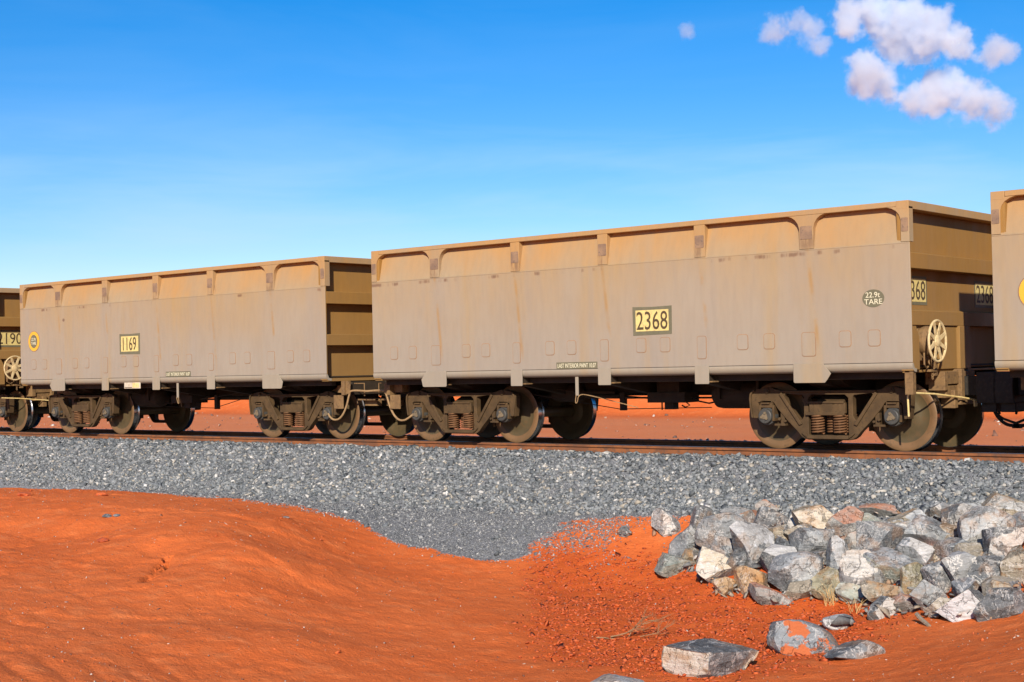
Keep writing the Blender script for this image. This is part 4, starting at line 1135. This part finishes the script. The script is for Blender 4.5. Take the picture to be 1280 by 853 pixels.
for idx, (cx, cy, cz, w, h, kind, lab) in enumerate(ROCKS):
    r = np.random.default_rng(500+idx)
    V = ICO_V.copy()
    nP = 13 if kind not in SOFT else 20
    N = r.normal(size=(nP, 3)); N /= np.linalg.norm(N, axis=1)[:, None]
    D = r.uniform(.38, .72, nP) if kind not in SOFT else r.uniform(SOFT[kind], .92, nP)
    base, second, dvec, thr = KIND[kind]
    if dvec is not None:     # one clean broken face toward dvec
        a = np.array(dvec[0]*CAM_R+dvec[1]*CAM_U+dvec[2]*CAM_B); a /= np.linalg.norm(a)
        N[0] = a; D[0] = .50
    if kind == 'fore_white':  # flat lying wedge
        N[1] = CAM_U; D[1] = .45; a = CAM_R*.66-CAM_U*.12+CAM_B*.62; N[2] = a/np.linalg.norm(a); D[2] = .36
    for n_, d_ in zip(N, D):
        t = V @ n_ - d_
        V -= np.maximum(t, 0)[:, None]*n_[None]*1.0
    # frost-split surface
    for i in range(len(V)):
        p = Vector(V[i])*2.3+Vector((idx*3.1, 0, 0))
        V[i] *= 1+.05*mnoise.fractal(p, .9, 2.1, 5)+.03*abs(mnoise.noise(p*4.3))-.018*abs(mnoise.noise(p*9))
    q = np.stack([V @ CAM_R, V @ CAM_B, V[:, 2]], -1)
    lo, hi = q.min(0), q.max(0)
    q = (q-(lo+hi)/2)/(hi-lo)
    dep = w*.82 if kind not in ('fore_slab',) else w*.5
    q *= np.array([w, max(dep, h*.7), h*1.05])*(1.13 if not kind.startswith('fore') else 1.0)
    if kind == 'fore_white':   # taller at one end
        q[:, 2] -= np.maximum(q[:, 0]/w, -.2)*.22*h*(q[:, 2] < .1*h)*-1.0
    V = q[:, :1]*CAM_R+q[:, 1:2]*CAM_B+q[:, 2:]*CAM_U
    me = bpy.data.meshes.new('boulder')
    me.from_pydata(V.tolist(), [], ICO_F)
    me.materials.append(M[base])
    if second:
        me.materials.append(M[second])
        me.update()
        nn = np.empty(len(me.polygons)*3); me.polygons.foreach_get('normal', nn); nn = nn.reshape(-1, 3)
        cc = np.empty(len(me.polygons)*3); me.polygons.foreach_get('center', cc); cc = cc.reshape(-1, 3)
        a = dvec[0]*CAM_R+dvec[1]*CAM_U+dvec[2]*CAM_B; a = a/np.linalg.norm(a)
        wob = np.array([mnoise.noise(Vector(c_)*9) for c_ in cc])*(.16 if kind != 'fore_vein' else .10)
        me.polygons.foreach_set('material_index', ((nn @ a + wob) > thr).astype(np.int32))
    me.update()
    nn = np.empty(len(me.polygons)*3); me.polygons.foreach_get('normal', nn); nn = nn.reshape(-1, 3)
    facet = np.argmax(nn @ N.T, axis=1)
    at = me.attributes.new('facet', 'FLOAT', 'FACE'); at.data.foreach_set('value', r.uniform(0, 1, nP)[facet].astype(np.float32))
    me.polygons.foreach_set('use_smooth', [True]*len(me.polygons))
    me.set_sharp_from_angle(angle=R(18))
    o = bpy.data.objects.new('boulder' if max(w, h) > .2 else 'stone', me); COL.objects.link(o)
    o.location = (cx, cy, cz-(.09 if kind == 'fore_white' else .05 if kind == 'fore_vein' else 0))
    tag(o, lab, 'rock', 'rocks of the pile below the ballast' if not kind.startswith('fore') else 'rocks lying out on the red earth')

# rubble filling the gaps of the pile
rp_ = []
for k in range(2600):
    b_ = ROCKS[int(rng.integers(0, len(ROCKS)))]
    if b_[5].startswith('fore') or b_[1] < -6.2: continue
    a_ = rng.uniform(0, 6.28); e_ = rng.uniform(.2, .75)*b_[3]
    rp_.append((b_[0]+e_*math.cos(a_), b_[1]+.6*e_*math.sin(a_)))
rp_ = np.array(rp_)
rp_ = on_ground(rp_[:, 0], rp_[:, 1]); rp_[:, 2] += rng.uniform(0, .08, len(rp_))
scatter('rubble', rp_, rng.gamma(2.2, .012, len(rp_))+.006, 'rubble_stone', 'small broken stones filling the gaps of the rock pile', seed=12, n=8, flat=.6)

# ------------------------------------------------------------------ small things on the earth
def gz(x, y): return float(ground_height(np.array([x]), np.array([y]))[0])
rs = random.Random(5)
t = MB()
bx, by = 9.15, -7.2; bz = gz(bx, by)
def branch(p, d, ln, r, depth):
    pts = [Vector(p)]; dd = Vector(d).normalized()
    for k in range(5):
        dd = (dd+Vector((rs.uniform(-.25, .25), rs.uniform(-.25, .25), rs.uniform(-.12, .2)))).normalized()
        pts.append(pts[-1]+dd*ln/5)
    t.tube(pts, [r*(1-.14*k) for k in range(6)], 5)
    if depth:
        for k in range(2, 6):
            for _ in range(2 if depth > 1 else 1):
                branch(pts[k], (dd.x+rs.uniform(-1, 1), dd.y+rs.uniform(-1, 1), rs.uniform(.0, .9)), ln*.45, r*.5, depth-1)
rv = Vector(_r2)
branch((bx-.18*rv.x, by-.18*rv.y, bz+.02), (rv.x, rv.y, .05), .42, .008, 2)
branch((bx, by, bz+.02), (rv.x*.6, rv.y*.6, .6), .25, .005, 2)
branch((bx-.32*rv.x, by-.32*rv.y, bz+.015), (rv.x, rv.y, .03), .35, .007, 0)
branch((bx+.1, by+.05, bz+.02), (rv.x, rv.y, .3), .3, .005, 2)
o = t.build('dead_branch', 'twig'); tag(o, 'dead brown twiggy branch lying on the bare red earth', 'branch')
for (gx_, gy_, hh, nn_, lab) in ((10.16, -4.95, .26, 22, 'tuft of straw coloured dry grass at the foot of the rock pile'), (10.55, -5.15, .16, 12, 'smaller dry grass tuft beside the small black and white stone')):
    t = MB(); z0 = gz(gx_, gy_)
    for k in range(nn_):
        a = rs.uniform(0, 6.28); le = rs.uniform(.6, 1.2); sp = rs.uniform(.2, .9)*hh
        x_, y_ = gx_+rs.uniform(-.06, .06), gy_+rs.uniform(-.06, .06)
        t.tube([(x_, y_, z0-.01), (x_+.35*sp*math.cos(a), y_+.35*sp*math.sin(a), z0+.55*hh*le), (x_+sp*math.cos(a), y_+sp*math.sin(a), z0+.85*hh*le)], [.0026, .002, .0008], 4)
    o = t.build('dry_grass_tuft', 'dry_grass'); tag(o, lab, 'dry grass')
# a stick half buried at the sandy edge
t = MB(); sx_, sy_ = 11.61, -5.80; z0 = gz(sx_, sy_)
t.tube([(sx_-.09, sy_+.02, z0+.10), (sx_-.03, sy_-.0, z0+.05), (sx_+.05, sy_-.03, z0+.01), (sx_+.12, sy_-.06, z0-.03)], [.02, .022, .02, .014], 7)
o = t.build('stick', 'rock_tan'); tag(o, 'short brown stick poking from the sand at the foot of the big white faced boulder', 'stick')
# lumps on the mound
for (lx, ly, sz, mat, nm, lab, cat) in ((1.15, -7.72, .07, 'rock_slate', 'stone', 'flat grey stone lying on the red mound, larger of the two', 'rock'), (1.30, -7.66, .05, 'rock_pale', 'stone', 'small pale stone touching the flat grey stone on the mound', 'rock'),
        (-1.09, -6.26, .10, 'mud', 'earth_clod', 'red clod of earth near the crest of the mound', 'clod'), (2.36, -8.61, .075, 'mud', 'earth_clod', 'red clod of earth on the lip of the mound beside the crack', 'clod'), (-2.0, -7.0, .12, 'mud', 'earth_clod', 'broad red clod of earth far back on the mound', 'clod'), (2.6, -5.9, .05, 'rock_slate', 'stone', 'small grey stone on the crest of the mound against the ballast', 'rock')):
    r = np.random.default_rng(int(lx*100)+900)
    V = ICO_V.copy()
    N = r.normal(size=(9, 3)); N /= np.linalg.norm(N, axis=1)[:, None]
    for n_ in N:
        V -= np.maximum(V @ n_-r.uniform(.55, .85), 0)[:, None]*n_
    for i in range(len(V)): V[i] *= 1+.12*mnoise.fractal(Vector(V[i])*2.5+Vector((lx, ly, 0)), .9, 2.1, 3)
    V *= np.array([sz*1.3, sz*.9, sz*.42])
    me = bpy.data.meshes.new(nm); me.from_pydata(V.tolist(), [], ICO_F); me.materials.append(M[mat])
    me.polygons.foreach_set('use_smooth', [True]*len(me.polygons)); me.set_sharp_from_angle(angle=R(25))
    o = bpy.data.objects.new(nm, me); COL.objects.link(o)
    o.location = (lx, ly, gz(lx, ly)+sz*.15); tag(o, lab, cat)

# ------------------------------------------------------------------ clouds (far away, real volumes)
def cloud(name, blobs, label, dens):
    """blobs: world x, y, z, radius"""
    c = np.mean([b[:3] for b in blobs], 0)
    lo = np.min([np.array(b[:3])-b[3]*1.25 for b in blobs], 0)-c; hi = np.max([np.array(b[:3])+b[3]*1.25 for b in blobs], 0)-c
    b = MB().box(lo[0], hi[0], lo[1], hi[1], lo[2], hi[2])
    m = bpy.data.materials.new(name); m.use_nodes = True
    nt = m.node_tree; nt.nodes.clear()
    out = nt.nodes.new('ShaderNodeOutputMaterial')
    pv = nt.nodes.new('ShaderNodeVolumePrincipled')
    pv.inputs['Color'].default_value = (.86, .935, 1, 1); pv.inputs['Anisotropy'].default_value = .0
    nt.links.new(pv.outputs[0], out.inputs['Volume'])
    tc = nt.nodes.new('ShaderNodeTexCoord'); V = tc.outputs['Object']
    def mth(op, a, b_=0.):
        x = nt.nodes.new('ShaderNodeMath'); x.operation = op
        for i, q in enumerate((a, b_)):
            if hasattr(q, 'is_output'): nt.links.new(q, x.inputs[i])
            else: x.inputs[i].default_value = q
        return x.outputs[0]
    f = None
    for bl in blobs:
        d = nt.nodes.new('ShaderNodeVectorMath'); d.operation = 'DISTANCE'
        nt.links.new(V, d.inputs[0]); d.inputs[1].default_value = tuple(np.array(bl[:3])-c)
        g = mth('SUBTRACT', 1.0, mth('DIVIDE', d.outputs['Value'], bl[3]))
        f = g if f is None else mth('SMOOTH_MAX', f, g)
    no = nt.nodes.new('ShaderNodeTexNoise'); nt.links.new(V, no.inputs['Vector'])
    no.inputs['Scale'].default_value = .036; no.inputs['Detail'].default_value = 8; no.inputs['Roughness'].default_value = .7
    f = mth('ADD', f, mth('MULTIPLY', mth('SUBTRACT', no.outputs['Fac'], .5), 2.8))
    mr = nt.nodes.new('ShaderNodeMapRange'); mr.interpolation_type = 'SMOOTHSTEP'
    nt.links.new(f, mr.inputs['Value']); mr.inputs['From Min'].default_value = .20; mr.inputs['From Max'].default_value = .66; mr.inputs['To Max'].default_value = dens
    nt.links.new(mr.outputs[0], pv.inputs['Density'])
    m.cycles.volume_step_rate = .5
    M[name] = m
    o = b.build('cloud', name); o.location = tuple(c)
    tag(o, label, 'cloud', 'small white clouds in the blue sky')
cloud('cloud_volume_long', [(-656.6, 1332.0, 348.6, 26.2), (-652.4, 1383.5, 360.1, 34.2), (-624.8, 1389.9, 348.1, 38.2), (-600.8, 1393.4, 331.6, 34.2), (-595.8, 1445.8, 332.5, 26.2), (-633.2, 1397.6, 332.5, 26.2)], 'big long white cloud at the top of the sky', 0.1)
cloud('cloud_volume_puff', [(-547.0, 1424.6, 308.3, 24.1), (-549.7, 1470.4, 314.0, 16.1)], 'small round white cloud at the end of the long one', 0.06)
cloud('cloud_volume_curl', [(-714.2, 1284.1, 337.3, 24.1), (-714.4, 1331.7, 355.2, 18.1), (-698.3, 1328.6, 340.3, 18.1), (-685.0, 1323.2, 324.1, 16.1)], 'curled white cloud apart from the long one, with a blue gap in it', 0.045)
cloud('cloud_volume_low', [(-643.9, 1343.9, 291.5, 30.2), (-648.8, 1388.3, 285.2, 28.2), (-664.5, 1358.2, 285.0, 18.1), (-615.2, 1382.9, 264.9, 22.1), (-606.3, 1438.3, 279.2, 32.2), (-580.7, 1442.9, 271.3, 32.2), (-553.2, 1449.3, 256.8, 24.1), (-601.9, 1391.5, 261.0, 24.1)], 'lower white cloud of two humps under the long one', 0.075)
cloud('cloud_volume_wisp', [(-783.9, 1225.9, 337.6, 11.1), (-800.3, 1260.3, 341.7, 8.0)], 'tiny faint wisp of cloud alone in the blue', 0.03)
